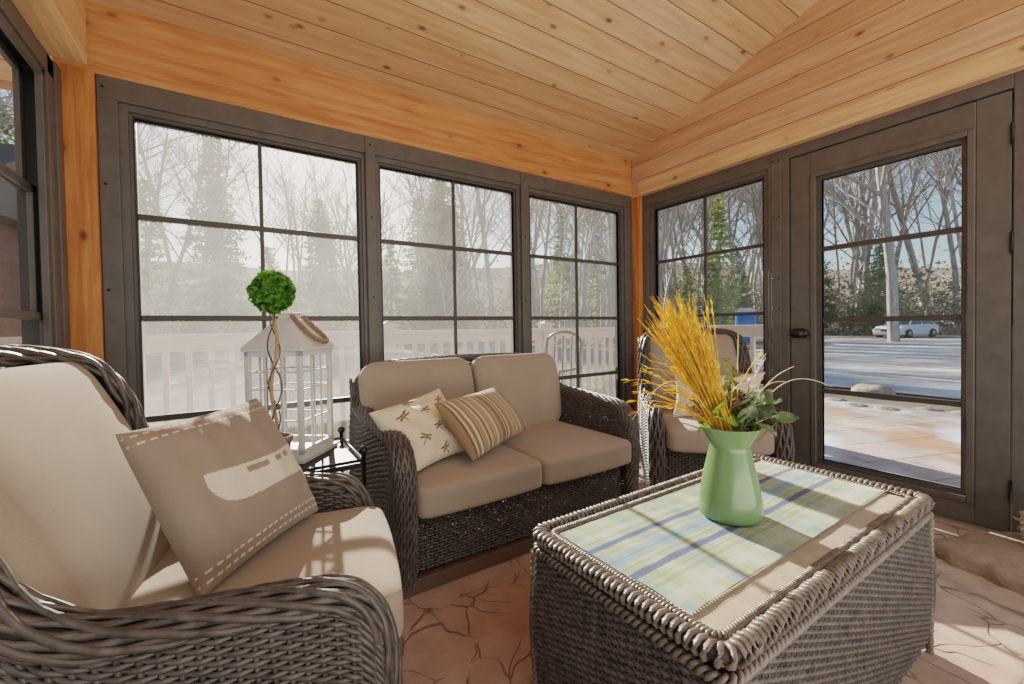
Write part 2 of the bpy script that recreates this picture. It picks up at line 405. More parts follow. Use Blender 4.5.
def window(n, pl, w, haze, hv=True, zt=ZT, z1=Z1, z2=Z2, z3=Z3, zb=ZB, gl=None, sill_bias=0):
    a0, am, a1 = w; mb = MB()
    ring(pl, mb, a0 - .02, a1 + .02, zb - .02, zt + .02, .0305, -.05, .034, 0)
    ring(pl, mb, a0, a1, zb, zt, .0205, -.03, .016, 0)
    ring(pl, mb, a0 + .0, a1 - .0, zb + .0, zt - .0, .008, -.012, .0175, 1)
    fo = mb.build(f'window_{n}', [M['frame'], M['gasket']], smooth=False); tag(fo, kind='structure')
    mu = MB()
    for z, t in ((z1, .012), (z2, .012), (z3, .014)): pl(mu, a0 + .001, a1 - .001, -.012, .014, z - t, z + t)
    if hv: pl(mu, am - .009, am + .009, -.01, .012, zb, zt)
    mu.build('muntin', M['muntin'], fo, smooth=False, bevel=.002)
    g = MB(); pl(g, a0, a1, -.0012, .0012, zb, zt)
    g2 = MB()
    # a single sheet, so light is filtered once
    if pl is back: g2.add([(a0, 0, zb), (a1, 0, zb), (a1, 0, zt), (a0, 0, zt)], [(0, 1, 2, 3)])
    elif pl is right: g2.add([(0, a0, zb), (0, a1, zb), (0, a1, zt), (0, a0, zt)], [(0, 1, 2, 3)])
    else: g2.add([(-3.66, a0, zb), (-3.66, a1, zb), (-3.66, a1, zt), (-3.66, a0, zt)], [(0, 1, 2, 3)])
    g2.build('pane', glass_mat(f'vinyl_glazing_{n}', haze), fo, smooth=False)
    return fo
window(1, back, W1, .42)
window(2, back, W2, .27)
window(3, back, W3, .12)
window(4, right, W4, .06)

# door
def build_door():
    mb = MB(); g0, g1, gt, gb = -1.436, -2.026, 1.873, .168
    pl = right
    s = .05
    a0, a1 = DY1, DY0
    pl(mb, a0, g1 - s, -.02, .042, .02, 2.05); pl(mb, g0 + s, a1, -.02, .042, .02, 2.05)
    pl(mb, g1 - s, g0 + s, -.02, .042, gt + s, 2.05); pl(mb, g1 - s, g0 + s, -.02, .042, .02, gb - s)
    d = mb.build('door_1', M['frame'], smooth=False, bevel=.004); tag(d, kind='structure')
    m = MB(); ring(pl, m, g1 - .022, g0 + .022, gb - .022, gt + .022, .028, -.02, .05); ring(pl, m, g1, g0, gb, gt, .022, -.02, .022)
    m.build('glass_moulding', M['frame'], d, smooth=False, bevel=.004)
    m = MB(); ring(pl, m, g1, g0, gb, gt, .006, -.012, .024)
    for z in (1.457, 1.024, .592): pl(m, g1, g0, -.01, .014, z - .014, z + .014)
    m.build('muntin', M['muntin'], d, smooth=False)
    m = MB(); m.add([(0, g1, gb), (0, g0, gb), (0, g0, gt), (0, g1, gt)], [(0, 1, 2, 3)])
    m.build('pane', glass_mat('door_glazing', .05), d, smooth=False)
    # handle: round rose with an oval lever
    h = MB(); c = np.array((-.042, -1.335, .945))
    h.lathe([(0, -.006), (.028, -.006), (.03, 0), (.026, .012), (.012, .016), (.011, .045), (.02, .05), (.03, .062), (.026, .076), (0, .082)], (0, 0, 0), 24, 0)
    h.v[-1] = h.v[-1][:, [2, 0, 1]] * np.array([-1, 1.4, 1.05]) + c
    h.box(-.048, -.043, -1.39, -1.345, .935, .955)
    h.build('handle', M['black_metal'], d)
    for z in (.22, 1.36, 1.85):
        q = MB(); q.tubes([[(-.05, DY1 - .003, z - .05), (-.05, DY1 - .003, z + .05)]], .005, N=(1, 0, 0), sides=10); q.box(-.0505, -.0425, DY1 - .005, DY1 + .004, z - .045, z + .045)
        q.build('hinge', M['gasket'], d)
    th = MB(); th.box(-.10, .1, DY1 - .02, DY0 + .02, 0, .018); o = th.build('trim_7', plain('threshold_aluminium', srgb(190, 180, 168), .35, .6, .05), smooth=False, bevel=.003); tag(o, kind='structure')
build_door()

# left wall: double hung dark window with heavy frame
lw = MB()
la, lb_, lt, lz = -2.3, -.34, 1.95, .35
def lbox(mb, a0, a1, d0, d1, z0, z1, mi=0): mb.box(-3.6 - .0 + d0, -3.6 + d1, a0, a1, z0, z1, mi)
# wall below and around
o = MB(); 
lbox(o, -.072, -.13, -.02, 0, 0, 2.099); lbox(o, Yc, -2.5, -.1, 0, 0, 2.099); lbox(o, -2.5, -.13, -.1, 0, 0, .12)
o = o.build('wall_left', M['frame'], smooth=False); tag(o, kind='structure')
o = MB()
o.box(-3.60, -3.588, -.075, -.14, 0, 2.099)
for (e0, e1, d0, d1) in ((.0, .075, -.02, .004), (.075, .10, -.026, -.004)):
    a0, a1, z0, z1 = -2.5 + e0, -.13 - e0, .12 + e0, 2.099 - e0
    w_ = e1 - e0
    lbox(o, a1 - w_, a1, d0, d1, z0, z1, 0); lbox(o, a0, a0 + w_, d0, d1, z0, z1, 0); lbox(o, a0, a1, d0, d1, z1 - w_, z1, 0); lbox(o, a0, a1, d0, d1, z0, z0 + w_, 0)
lbox(o, -.135, -.128, -.11, -.021, .15, 2.07, 1); lbox(o, -2.5, -2.49, -.11, -.021, .15, 2.07, 1); lbox(o, -2.5, -.13, -.11, -.021, 2.06, 2.07, 1)
lw5 = o.build('window_5', [M['frame'], M['gasket']], smooth=False, bevel=.003); tag(lw5, kind='structure')
def sash(z0, z1, d):
    m = MB(); a0, a1 = -2.48, -.14
    lbox(m, a1 - .035, a1, d - .018, d, z0, z1); lbox(m, a0, a0 + .035, d - .018, d, z0, z1); lbox(m, a0, a1, d - .018, d, z1 - .03, z1); lbox(m, a0, a1, d - .018, d, z0, z0 + .03)
    lbox(m, -1.36, -1.33, d - .016, d - .002, z0, z1)
    s = m.build('sash', M['frame'], lw5, smooth=False, bevel=.002)
    g = MB(); x = -3.6 + d - .01; g.add([(x, a0, z0), (x, a1, z0), (x, a1, z1), (x, a0, z1)], [(0, 1, 2, 3)]); g.build('pane', M['side_glass'], s, smooth=False)
M['side_glass'] = glass_mat('side_glazing', .10, hcol=(.6, .5, .42, 1), gloss=.10)
sash(1.56, 2.05, -.080); sash(1.065, 1.59, -.055); sash(.2, 1.095, -.032)

# ------------------------------------------------------------------ wicker
def weave(mb, S, rows, spokes, r=.004, rs=.004, amp=.004, sub=3, sides=5, spoke_sides=4, u0=0, u1=1, v0=0, v1=1, flat=1.25, mi=0, jit=.0):
    """S(u,v) -> points. weavers run along u in `rows` lines over `spokes` ribs."""
    K = spokes * sub + 1
    u = np.linspace(u0, u1, K); v = np.linspace(v0, v1, rows + 1); v = (v[1:] + v[:-1]) / 2
    U, V = np.meshgrid(u, v)
    if jit: V = V + jit * np.sin(U * 37 + V * 91) / rows
    P = S(U, V); e = 1e-3
    du = S(U + e, V) - S(U - e, V); dv = S(U, V + e) - S(U, V - e)
    N = np.cross(du, dv); N /= np.linalg.norm(N, axis=-1, keepdims=True) + 1e-12
    ph = np.cos(np.pi * (np.arange(K) / sub)[None] + np.pi * np.arange(rows)[:, None])
    mb.tubes(P + N * (amp * ph)[..., None], r, N, sides, rb=r * flat, mi=mi)
    us = np.linspace(u0, u1, spokes + 1); q = np.linspace(v0, v1, 14)
    V2, U2 = np.meshgrid(q, us)
    P = S(U2, V2); N = np.cross(S(U2 + e, V2) - S(U2 - e, V2), S(U2, V2 + e) - S(U2, V2 - e)); N /= np.linalg.norm(N, axis=-1, keepdims=True) + 1e-12
    mb.tubes(P, rs, N, spoke_sides, rb=rs * 1.3, mi=mi)

def bundle(mb, C, N, Bv, wB, wN, strands=14, r=.0065, lam=.09, amp=.30, phi=1.95, sides=5, mi=0):
    """strands twisting over a half-round arm roll"""
    n = len(C); T = np.gradient(C, axis=0); T /= np.linalg.norm(T, axis=1, keepdims=True)
    N = N - T * np.sum(N * T, 1, keepdims=True); N /= np.linalg.norm(N, axis=1, keepdims=True)
    B = np.cross(T, N)
    s = np.concatenate([[0], np.cumsum(np.linalg.norm(np.diff(C, axis=0), axis=1))])
    paths = []; norms = []
    for i in range(strands):
        f = -phi + 2 * phi * (i // 2 * 2 + .5) / (strands - 1)
        sg = 1 if i % 2 else -1
        ph = 2 * np.pi * s / lam + (i // 2) * 1.3
        a = f + sg * amp * np.sin(ph) * .5
        lift = 1 + .10 * sg * np.cos(ph)
        off = B * (np.sin(a) * wB * lift)[:, None] + N * (np.cos(a) * wN * lift)[:, None]
        paths.append(C + off); norms.append(off)
    mb.tubes(np.array(paths), r, np.array(norms), sides, rb=r * 1.35, mi=mi)
    # dark core so the roll is not see-through
    a = np.linspace(-phi, phi, 9)
    P = C[:, None] + B[:, None] * (np.sin(a) * (wB - .006))[None, :, None] + N[:, None] * (np.cos(a) * (wN - .007))[None, :, None]
    mb.grid(P, 1)

def rounded(p, half, rc, k=6, bulge=(0, 0, 0)):
    """cube points -> puffed cushion: rounded-rectangle plan, superelliptic edge"""
    half = np.array(half, float)
    m = np.maximum(np.maximum(np.abs(p[:, 0]), np.abs(p[:, 1])), 1e-9)
    l = (m ** k + np.abs(p[:, 2]) ** k) ** (1 / k)
    q = p[:, :2] / m[:, None] * half[:2]
    c = np.clip(q, -(half[:2] - rc), half[:2] - rc); d = q - c; L = np.linalg.norm(d, axis=1, keepdims=True)
    b = c + d / np.maximum(L, 1e-9) * np.minimum(L, rc)
    out = np.zeros_like(p); mm = (m / l); out[:, :2] = b * mm[:, None]; out[:, 2] = half[2] * p[:, 2] / l
    w = np.clip(1 - (out[:, 0] / half[0]) ** 2, 0, 1) * np.clip(1 - (out[:, 1] / half[1]) ** 2, 0, 1)
    out[:, 2] += bulge[2] * p[:, 2] * w ** .6
    out[:, 0] += bulge[0] * np.sign(out[:, 0]) * (np.abs(out[:, 0]) / half[0]) ** 4 * (1 - (out[:, 1] / half[1]) ** 2)
    return out
def cube_grid(n):
    t = np.linspace(-1, 1, n); t = np.sign(t) * (1 - (1 - np.abs(t)) ** 1.6); A, B = np.meshgrid(t, t, indexing='ij'); o = np.ones_like(A)
    return [np.stack(x, -1) for x in ((A, B, o), (B, A, -o), (o, A, B), (-o, B, A), (B, o, A), (A, -o, B))]
def cushion(name, half, mat, parent, loc, rot, r=.035, power=6, bulge=(.01, .01, .02), n=26, warp=None):
    mb = MB()
    for g in cube_grid(n):
        p = rounded(g.reshape(-1, 3), half, r, power, bulge)
        if warp is not None: p = warp(p)
        mb.grid(p.reshape(n, n, 3))
    o = mb.build(name, mat, parent); o.location = loc; o.rotation_euler = rot
    w = o.modifiers.new('weld', 'WELD'); w.merge_threshold = .0004
    return o

def wicker_seat(name, W, Dh, H, A, zseat, sofa=False, fine=1.0):
    """seat frame in local space: +X forward, +Y left. W half width, Dh half depth."""
    root = empty(name)
    fx = Dh - (0 if sofa else .036)                    # front of the arm
    ab = .038                  # half width of the arm roll
    yc = W - ab - .002
    lean = .10 if sofa else .25
    def shear(x, z): return x - lean * np.clip(z - .33, 0, None) * np.clip(1 - (x + Dh) / (2 * Dh), 0, 1)
    if sofa:
        rb = [(fx - .025, yc, .05), (fx - .008, yc, .2), (fx + .002, yc, A - .20), (fx - .012, yc, A - .085), (fx - .07, yc, A - .018), (fx - .19, yc, A),
              (fx - .36, yc, A + .012), (-Dh + .23, yc + .002, A + .02), (-Dh + .13, yc + .0, A + .04), (-Dh + .065, yc - .005, A + .09),
              (-Dh + .04, yc - .03, A + .165), (-Dh + .015, yc - .11, H - .022), (-Dh + .01, yc - .25, H - .004), (-Dh + .01, 0, H + .004)]
    else:
        rb = [(fx - .025, yc, .05), (fx - .008, yc, .2), (fx + .002, yc, A - .20), (fx - .010, yc, A - .085), (fx - .06, yc, A - .018), (fx - .16, yc, A),
              (fx - .32, yc, A + .006), (-.11, yc + .005, A + .02), (-.19, yc + .01, A + .085), (-.225, yc + .005, A + .20), (-.235, yc - .0, A + .31),
              (-.27, yc - .02, H - .045), (-.305, yc - .08, H - .012), (-.325, yc - .18, H), (-.335, 0, H + .004)]
    rb = [(shear(x, z), y, z) for x, y, z in rb]
    rn = [(1, 0, 0), (1, 0, 0), (1, 0, 0), (.95, 0, .3), (.6, 0, .8), (.1, 0, 1), (0, 0, 1), (.35, .1, 1), (.8, .4, .6), (.9, .6, .3)] + ([] if sofa else [(.8, .7, .2)]) + [(.3, .8, .6), (0, .25, 1), (0, 0, 1), (0, 0, 1)]
    C = catmull(rb, 260); Nn = catmull(rn, 260)
    C6, L = resample(np.hstack([C, Nn]), 200)
    C, Nn = C6[:, :3], C6[:, 3:]
    mir = np.array([1, -1, 1.])
    full = np.vstack([C, (C[::-1] * mir)[1:]]); fN = np.vstack([Nn, (Nn[::-1] * mir)[1:]])
    nfull = int(2 * L / .011); f6, _ = resample(np.hstack([full, fN]), nfull); full, fN = f6[:, :3], f6[:, 3:]
    mb = MB()
    if sofa: bundle(mb, full, fN, None, ab, .026, 24, .0043, .10, .34)
    else: bundle(mb, full, fN, None, ab, .026, 18, .0054, .20, .58)
    mb.build('rolled_rim', [M['wicker'], M['wicker_core']], root)
    # heights of the side panel along x (rim path with the recline taken out)
    U0 = [(x, z) for x, y, z in [tuple(q) for q in C] if z > A - .10 and y > yc - .055]
    tx = []; tz = []
    for x, z in U0:
        k = lean * max(z - .33, 0); x0 = (x + k * .5) / (1 + k / (2 * Dh)); tx.append(x0); tz.append(z)
    order = np.argsort(tx); tx = np.array(tx)[order]; tz = np.array(tz)[order]
    zb = .055
    def side(sg, yo, z0, tdrop=.010, xf=fx - .004, xb=-Dh + .0, bul=.018):
        def S(u, v):
            x = xb + (xf - xb) * u
            h = np.interp(x, tx, tz) - tdrop
            z = z0 + (h - z0) * v
            y = yo + bul * np.sin(np.pi * np.clip(z / .62, 0, 1)) - .012
            return np.stack([shear(x, z), sg * y, z], -1)
        return S
    for sg in (1, -1):
        s = MB(); weave(s, side(sg, W - .005, zb), int(50 * fine), 26, .0042, .0045, .0042)
        s.build('outer_side_panel', M['wicker'], root)
        s = MB(); weave(s, side(sg, W - .066, .20, bul=-.002), int(34 * fine), 24, .0042, .0045, .0042)
        s.build('inner_side_panel', M['wicker'], root)
        # front face of the arm between the two panels
        s = MB()
        def F(u, v, sg=sg):
            z = zb + (A - .05 - zb) * v
            x = np.interp(z, [0, .2, A - .20, A - .085, A], [fx - .02, fx - .004, fx + .006, fx - .006, fx - .07])
            y = (W - .076) + .072 * u
            return np.stack([x, sg * y, z], -1)
        weave(s, F, int(44 * fine), 4, .0045, .004, .003); s.build('arm_front_panel', M['wicker'], root)
    # back panel, slightly curved
    yt = np.abs(full[:, 1]); 
    def Bk(u, v):
        y = (-1 + 2 * u) * (W - .03)
        h = H - .02 - (.16 if sofa else .10) * np.clip((np.abs(y) - (W - .22)) / .19, 0, 1) ** 2
        z = zb + (h - zb) * v
        return np.stack([shear(-Dh + .0 + 0 * z, z) - .012 * np.cos(np.pi * (u - .5)), y, z], -1)
    s = MB(); weave(s, Bk, int(70 * fine), int(2 * W / .03), .0045, .0045, .004); s.build('back_panel', M['wicker'], root)
    # front skirt under the cushions
    def Sk(u, v):
        y = (-1 + 2 * u) * (W - .078)
        z = .07 + (zseat - .145 - .07) * v
        return np.stack([fx - .045 + .012 * np.sin(np.pi * u) + 0 * z, y, z], -1)
    s = MB(); weave(s, Sk, 17, int(2 * W / .022), .0034, .0036, .0036)
    s.build('front_skirt', M['wicker'], root)
    d = MB(); d.box(-Dh + .02, fx - .05, -(W - .08), W - .08, zseat - .165, zseat - .140); d.build('seat_deck', M['wicker_core'], root, smooth=False)
    b = MB()
    t = .028; b.box(fx - .045, fx - .015, -W + .01, W - .01, 0, .058); b.box(-Dh, -Dh + t, -W + .01, W - .01, 0, .058)
    b.box(-Dh + t, fx - .045, W - .01 - t, W - .01, 0, .058); b.box(-Dh + t, fx - .045, -W + .01, -W + .01 + t, 0, .058)
    b.build('base_rail', M['base_rail'], root, smooth=False, bevel=.004)
    return root

# chair: shared by both armchairs
chair = wicker_seat('wicker_armchair', .362, .345, .955, .508, .44)
def soft(p):
    return p
cushion('seat_cushion', (.335, .272, .068), M['fabric'], chair, (.022, 0, .372), (0, 0, 0), .05, 7, (.012, .0, .012))
def bwarp(p):      # local z = thickness, x = height, y = width ; lean fuller at the bottom
    p = p.copy(); p[:, 2] += .02 * np.cos(p[:, 0] * 5) * (p[:, 2] > 0); return p
cushion('back_cushion', (.295, .290, .062), M['fabric'], chair, (-.340, 0, .652), (0, R(90 - 22), 0), .055, 6, (.0, .0, .018), 34, bwarp)
tag(chair, 'large foreground wicker armchair at the left with sunlit beige cushions', 'armchair', 'matching wicker armchairs')
chair2 = copy_tree(chair)
chair.location = (-3.02, -1.333, 0); chair.rotation_euler = (0, 0, -.195)
chair2.location = (-.60, -1.03, 0); chair2.rotation_euler = (0, 0, 3.93)
chair2['label'] = 'wicker armchair with beige cushions in the far corner beside the glass door'

sofa = wicker_seat('wicker_loveseat', .655, .36, .82, .585, .425, sofa=True)
tag(sofa, 'two-seat wicker loveseat with beige cushions under the back windows', 'sofa')
for sg in (1, -1):
    cushion('seat_cushion', (.345, .288, .066), M['fabric'], sofa, (.06, sg * .2885, .358), (0, 0, 0), .035, 8, (.012, .0, .010))
    def wc(p, sg=sg):
        p = p.copy(); k = np.clip((p[:, 0]) / .2, 0, 1)
        p[:, 1] -= sg * .03 * k ** 2 * (p[:, 1] * sg > 0) * 1.0
        p[:, 2] += .012 * np.cos(p[:, 0] * 6); return p
    cushion('back_cushion', (.235, .305 if sg < 0 else .300, .058), M['fabric'], sofa, (-.245, sg * (.318 if sg < 0 else .296), .612), (0, R(90 - 13), 0), .085, 5, (0, 0, .02), 30, wc)
sofa.location = (-1.885, -.68, 0); sofa.rotation_euler = (0, 0, R(-90))

# ------------------------------------------------------------------ coffee table
def coffee_table():
    x0, x1, y0, y1, zt = -2.385, -1.255, -2.195, -1.645, .472
    c = ((x0 + x1) / 2, (y0 + y1) / 2, 0)
    root = empty('coffee_table', c, label='rectangular wicker coffee table with wrapped rim in the foreground', cat='coffee table')
    hx, hy = (x1 - x0) / 2, (y1 - y0) / 2
    def path(hx, hy, r, step=.004):
        pts = []
        for cx, cy, a0 in ((hx - r, hy - r, 0), (-hx + r, hy - r, 90), (-hx + r, -hy + r, 180), (hx - r, -hy + r, 270)):
            for a in np.linspace(a0, a0 + 90, 8): pts.append((cx + r * math.cos(R(a)), cy + r * math.sin(R(a))))
        pts.append(pts[0]); P = np.array(pts); P = np.hstack([P, np.zeros((len(P), 1))])
        d = np.linalg.norm(np.diff(P, axis=0), axis=1).sum(); n = int(d / step)
        Q, L = resample(P, n + 1); return Q[:-1], L
    mb = MB()
    # whipped rim: a thick strand coiling round the border tube
    P, L = path(hx - .018, hy - .018, .03, .002); n = len(P)
    T = np.roll(P, -1, 0) - np.roll(P, 1, 0); T /= np.linalg.norm(T, axis=1, keepdims=True)
    out = np.cross(T, (0, 0, 1.)); up = np.array([0, 0, 1.])
    turns = int(L / .0155); a = np.arange(n) / n * turns * 2 * np.pi
    Cc = P + np.array([0, 0, zt - .006]) + out * (np.cos(a) * .017)[:, None] + up * (np.sin(a) * .015)[:, None]
    mb.tubes(Cc, .0056, None, 6, rb=.0056, closed=True)
    mb.tubes(P[::4] + np.array([0, 0, zt - .006]), .0125, None, 6, closed=True, mi=1)
    # second smaller twist on the inside edge
    P, L = path(hx - .048, hy - .048, .02, .0025); n = len(P)
    T = np.roll(P, -1, 0) - np.roll(P, 1, 0); T /= np.linalg.norm(T, axis=1, keepdims=True); out = np.cross(T, (0, 0, 1.))
    a = np.arange(n) / n * int(L / .016) * 2 * np.pi
    for k in (0, math.pi):
        mb.tubes(P + np.array([0, 0, zt - .002]) + out * (np.cos(a + k) * .006)[:, None] + up * (np.sin(a + k) * .006)[:, None], .0045, None, 5, closed=True)
    # lower twist just beneath the rim
    P, L = path(hx - .012, hy - .012, .03, .003); n = len(P)
    T = np.roll(P, -1, 0) - np.roll(P, 1, 0); T /= np.linalg.norm(T, axis=1, keepdims=True); out = np.cross(T, (0, 0, 1.))
    a = np.arange(n) / n * int(L / .03) * 2 * np.pi
    for k in (0, math.pi):
        mb.tubes(P + np.array([0, 0, zt - .042]) + out * (np.cos(a + k) * .006)[:, None] + up * (np.sin(a + k) * .007)[:, None], .0055, None, 5, closed=True)
    mb.build('braided_rim', [M['table_wicker'], M['wicker_core']], root)
    t = MB(); t.box(-hx + .03, hx - .03, -hy + .03, hy - .03, zt - .03, zt - .004)
    tm = NT('tan_table_top'); v = tm.coord(); nn = tm.noise(v, 26, 6, .7); tm.bsdf(tm.ramp(nn, [(.3, srgb(164, 148, 128)), (.7, srgb(190, 174, 154))]), .38, 0, tm.bump(nn, .12, .003), .5)
    t.build('table_top', tm.m, root, smooth=False)
    # sides with a gentle belly
    def S_(ax, sg):
        def S(u, v):
            z = .03 + (zt - .05 - .03) * v
            bel = .012 * np.sin(np.pi * v) - .012
            w_ = (hx if ax == 'x' else hy) - .006 + bel
            q = (-1 + 2 * u) * w_; d = (hy if ax == 'x' else hx) - .010 + bel
            return np.stack([q, sg * d + 0 * q, z], -1) if ax == 'x' else np.stack([sg * d + 0 * q, q, z], -1)
        return S
    for ax, sg, ns in (('x', 1, 52), ('x', -1, 52), ('y', 1, 26), ('y', -1, 26)):
        s = MB(); weave(s, S_(ax, sg), 50, ns, .0044, .0042, .0042, 3); s.build('side_panel', M['wicker'], root)
    b = MB(); b.box(-hx + .03, hx - .03, -hy + .03, hy - .03, .0, .03); b.box(-hx + .03, hx - .03, -hy + .03, hy - .03, .03, zt - .05)
    b.build('inner_frame', M['wicker_core'], root, smooth=False)
    for sx in (-1, 1):
        for sy in (-1, 1):
            q = MB(); z = np.linspace(0, zt - .05, 60)
            for k in range(3):
                aa = z / .05 * 2 * np.pi + k * 2.09
                q.tubes(np.stack([sx * (hx - .016) + .006 * np.cos(aa), sy * (hy - .016) + .006 * np.sin(aa), z], -1), .0065, None, 5)
            q.build('corner_post', M['table_wicker'], root)
coffee_table()

# plaid runner
def runner():
    nx, ny = 420, 150
    x0, x1, y0, y1 = -2.325, -1.300, -2.085, -1.715
    u = np.linspace(0, 1, nx); v = np.linspace(0, 1, ny); U, V = np.meshgrid(u, v, indexing='ij')
    X = x0 + (x1 - x0) * U + .004 * np.sin(V * 7); Y = y0 + (y1 - y0) * V + .003 * np.sin(U * 9)
    # fringed, slightly toothed hem
    Z = .4715 + .0025 + .0012 * np.sin(X * 60) * np.sin(Y * 45)
    g = np.array(srgb(168, 190, 150)[:3]); cream = np.array(srgb(196, 200, 168)[:3]); navy = np.array(srgb(66, 84, 134)[:3])
    sky = np.array(srgb(128, 170, 186)[:3]); olive = np.array(srgb(140, 152, 70)[:3]); tan = np.array(srgb(184, 158, 116)[:3]); white = np.array(srgb(214, 216, 200)[:3])
    Vf = 1 - V   # 0 at far edge (TL), 1 at near edge
    col = np.tile(cream, (nx, ny, 1)) * .5 + g * .5
    def band(m, lo, hi, c, a, soft=.008):
        nonlocal col
        w = np.clip((m - lo) / soft, 0, 1) * np.clip((hi - m) / soft, 0, 1) * a
        col = col * (1 - w[..., None]) + c * w[..., None]
    for k in range(6):      # stripes across the runner
        o = k * .175 - .02
        band(U, o, o + .055, sky, .55, .015); band(U, o + .07, o + .085, olive, .45); band(U, o + .10, o + .15, white, .6, .01); band(U, o + .155, o + .165, tan, .4)
    band(Vf, .03, .10, g, .5); band(Vf, .10, .13, olive, .5); band(Vf, .16, .20, white, .5)
    for c0, wd in ((.27, .055), (.60, .06)):
        band(Vf, c0 - .055, c0 - .03, olive, .7); band(Vf, c0 - .028, c0 - .008, tan, .55); band(Vf, c0, c0 + wd, navy, .95, .006); band(Vf, c0 + wd + .01, c0 + wd + .028, tan, .6); band(Vf, c0 + wd + .035, c0 + wd + .06, olive, .55)
    band(Vf, .40, .53, sky, .75, .02); band(Vf, .455, .475, navy, .45)
    band(Vf, .74, .78, olive, .5); band(Vf, .84, .93, white, .45)
    wv = (np.sin(U * 1400) * np.sin(V * 600))[..., None] * .03
    col = np.clip(col * (1 + wv) * .70, 0, 1)
    mb = MB(); mb.grid(np.stack([X, Y, Z], -1), flip=False)
    # fringe teeth on every edge
    P = []; cc = [col.reshape(-1, 3)]
    cols = np.hstack([col.reshape(-1, 3), np.ones((nx * ny, 1))])
    tv = []; tf = []
    def tooth(x, y, dx, dy, s=.0035):
        k = len(tv); n = np.array([-dy, dx]); n = n / np.linalg.norm(n) * s
        tv.extend([(x - n[0], y - n[1], .4738), (x + n[0], y + n[1], .4738), (x + dx, y + dy, .4732)]); tf.append((k, k + 1, k + 2))
    for x in np.arange(x0 + .004, x1, .009):
        tooth(x, y0 + .001, 0, -.006); tooth(x, y1 - .001, 0, .006)
    for y in np.arange(y0 + .004, y1, .009):
        tooth(x0 + .001, y, -.006, 0); tooth(x1 - .001, y, .006, 0)
    mb.add(tv, np.array(tf)); cols = np.vstack([cols, np.tile([*srgb(206, 206, 180)[:3], 1], (len(tv), 1))])
    o = mb.build('table_runner', M['painted_fabric'], None, cols=cols, loc=((x0 + x1) / 2, (y0 + y1) / 2, .472))
    tag(o, 'green blue and cream plaid runner lying along the wicker coffee table', 'table runner')
runner()

# ------------------------------------------------------------------ pillows
def pillow(name, corners, T, colf, n=150, pinch=.07, wr=.006, seed=1, label='', cat='pillow', exp=.42, sag=0, group=None):
    """corners: bottom-left, bottom-right, top-right, top-left (seen from the front)"""
    bl, br, tr, tl = (np.array(c, float) for c in corners)
    t = np.linspace(-1, 1, n); t = np.sign(t) * (1 - (1 - np.abs(t)) ** 1.35); S, Tt = np.meshgrid(t, t, indexing='ij')
    s2 = S * (1 - pinch * (1 - Tt ** 2)); t2 = Tt * (1 - pinch * (1 - S ** 2))
    a, b = (s2 + 1) / 2, (t2 + 1) / 2
    P = ((1 - a) * (1 - b))[..., None] * bl + (a * (1 - b))[..., None] * br + (a * b)[..., None] * tr + ((1 - a) * b)[..., None] * tl
    N = np.cross(br - bl, tl - bl) + np.cross(tr - tl, tr - br); N = N / np.linalg.norm(N)
    th = T / 2 * np.clip((1 - S ** 2) * (1 - Tt ** 2), 0, 1) ** exp
    rr = np.random.default_rng(seed); w = np.zeros_like(S)
    for _ in range(7):
        k = rr.normal(0, 3.2, 2); w += np.sin(k[0] * S * 1.6 + k[1] * Tt * 1.6 + rr.uniform(0, 6)) / (1 + np.hypot(*k) * .3)
    # corner folds
    rad = np.sin(np.arctan2(Tt, S) * 12 + rr.uniform(0, 6)) * np.clip(np.hypot(S, Tt) - .55, 0, 1)
    w = (w + rad * 1.6) * wr * np.clip((1 - S ** 2) * (1 - Tt ** 2) * 3, 0, 1)
    F = P + N * (th + w)[..., None]; Bk = P - N * (th)[..., None]
    if sag: F[..., 2] -= sag * (1 - S ** 2) * (Tt > 0) * Tt; Bk[..., 2] -= sag * (1 - S ** 2) * (Tt > 0) * Tt
    mb = MB(); mb.grid(F); mb.grid(Bk, flip=True)
    c = colf(S, Tt); cb = colf(S * 0 - .9 + 0 * S, Tt * 0 + .7) if False else colf(S, Tt, True) if True else c
    cols = np.vstack([np.hstack([q.reshape(-1, 3), np.ones((n * n, 1))]) for q in (c, cb)])
    cen = P.mean((0, 1))
    # welt cord round the edge
    E = np.concatenate([P[:, 0], P[-1, 1:], P[::-1, -1][1:], P[0, ::-1][1:-1]])
    o = mb.build(name, M['painted_fabric'], None, cols=cols, loc=cen); tag(o, label, cat, group)
    m = o.modifiers.new('weld', 'WELD'); m.merge_threshold = .0003
    return o
def lc(*a): return np.array(srgb(*a)[:3])
def solid(c):
    return lambda S, T, b=False: np.ones(S.shape + (3,)) * lc(*c)
def canoe(S, T, back=False):
    c = np.ones(S.shape + (3,)) * lc(150, 131, 113)
    if back: return c
    ivory = lc(226, 210, 190)
    def stitch(t0, t1, s0=-1, s1=1, dash=30):
        m = (T > t0) & (T < t1) & (S > s0) & (S < s1) & (np.sin(S * dash * 2.2) > -.35); c[m] = ivory
    for t in (-.90, -.80): stitch(t, t + .022)
    for t in (.80, .90): stitch(t, t + .022)
    m = ((T > -.878) & (T < -.80)) | ((T > .822) & (T < .90)); c[m] = c[m] * .5 + lc(150, 118, 100) * .5
    # canoe hull
    x = (S + .66) / 1.85; mid = -.06
    ok = (x > 0) & (x < 1)
    e = np.abs(2 * x - 1)
    top = mid + .14 + .34 * np.abs(x - .5) ** 1.6
    bot = mid - .36 * np.clip(1 - e ** 6, 0, 1) ** .6 + .10
    hull = ok & (T < top) & (T > bot)
    c[hull] = ivory * .97
    for a, b in ((.26, .44), (.50, .58), (.63, .69)):
        d = ok & (x > a) & (x < b) & (T < top - .05) & (T > top - .13); c[d] = lc(150, 128, 108)
    return c
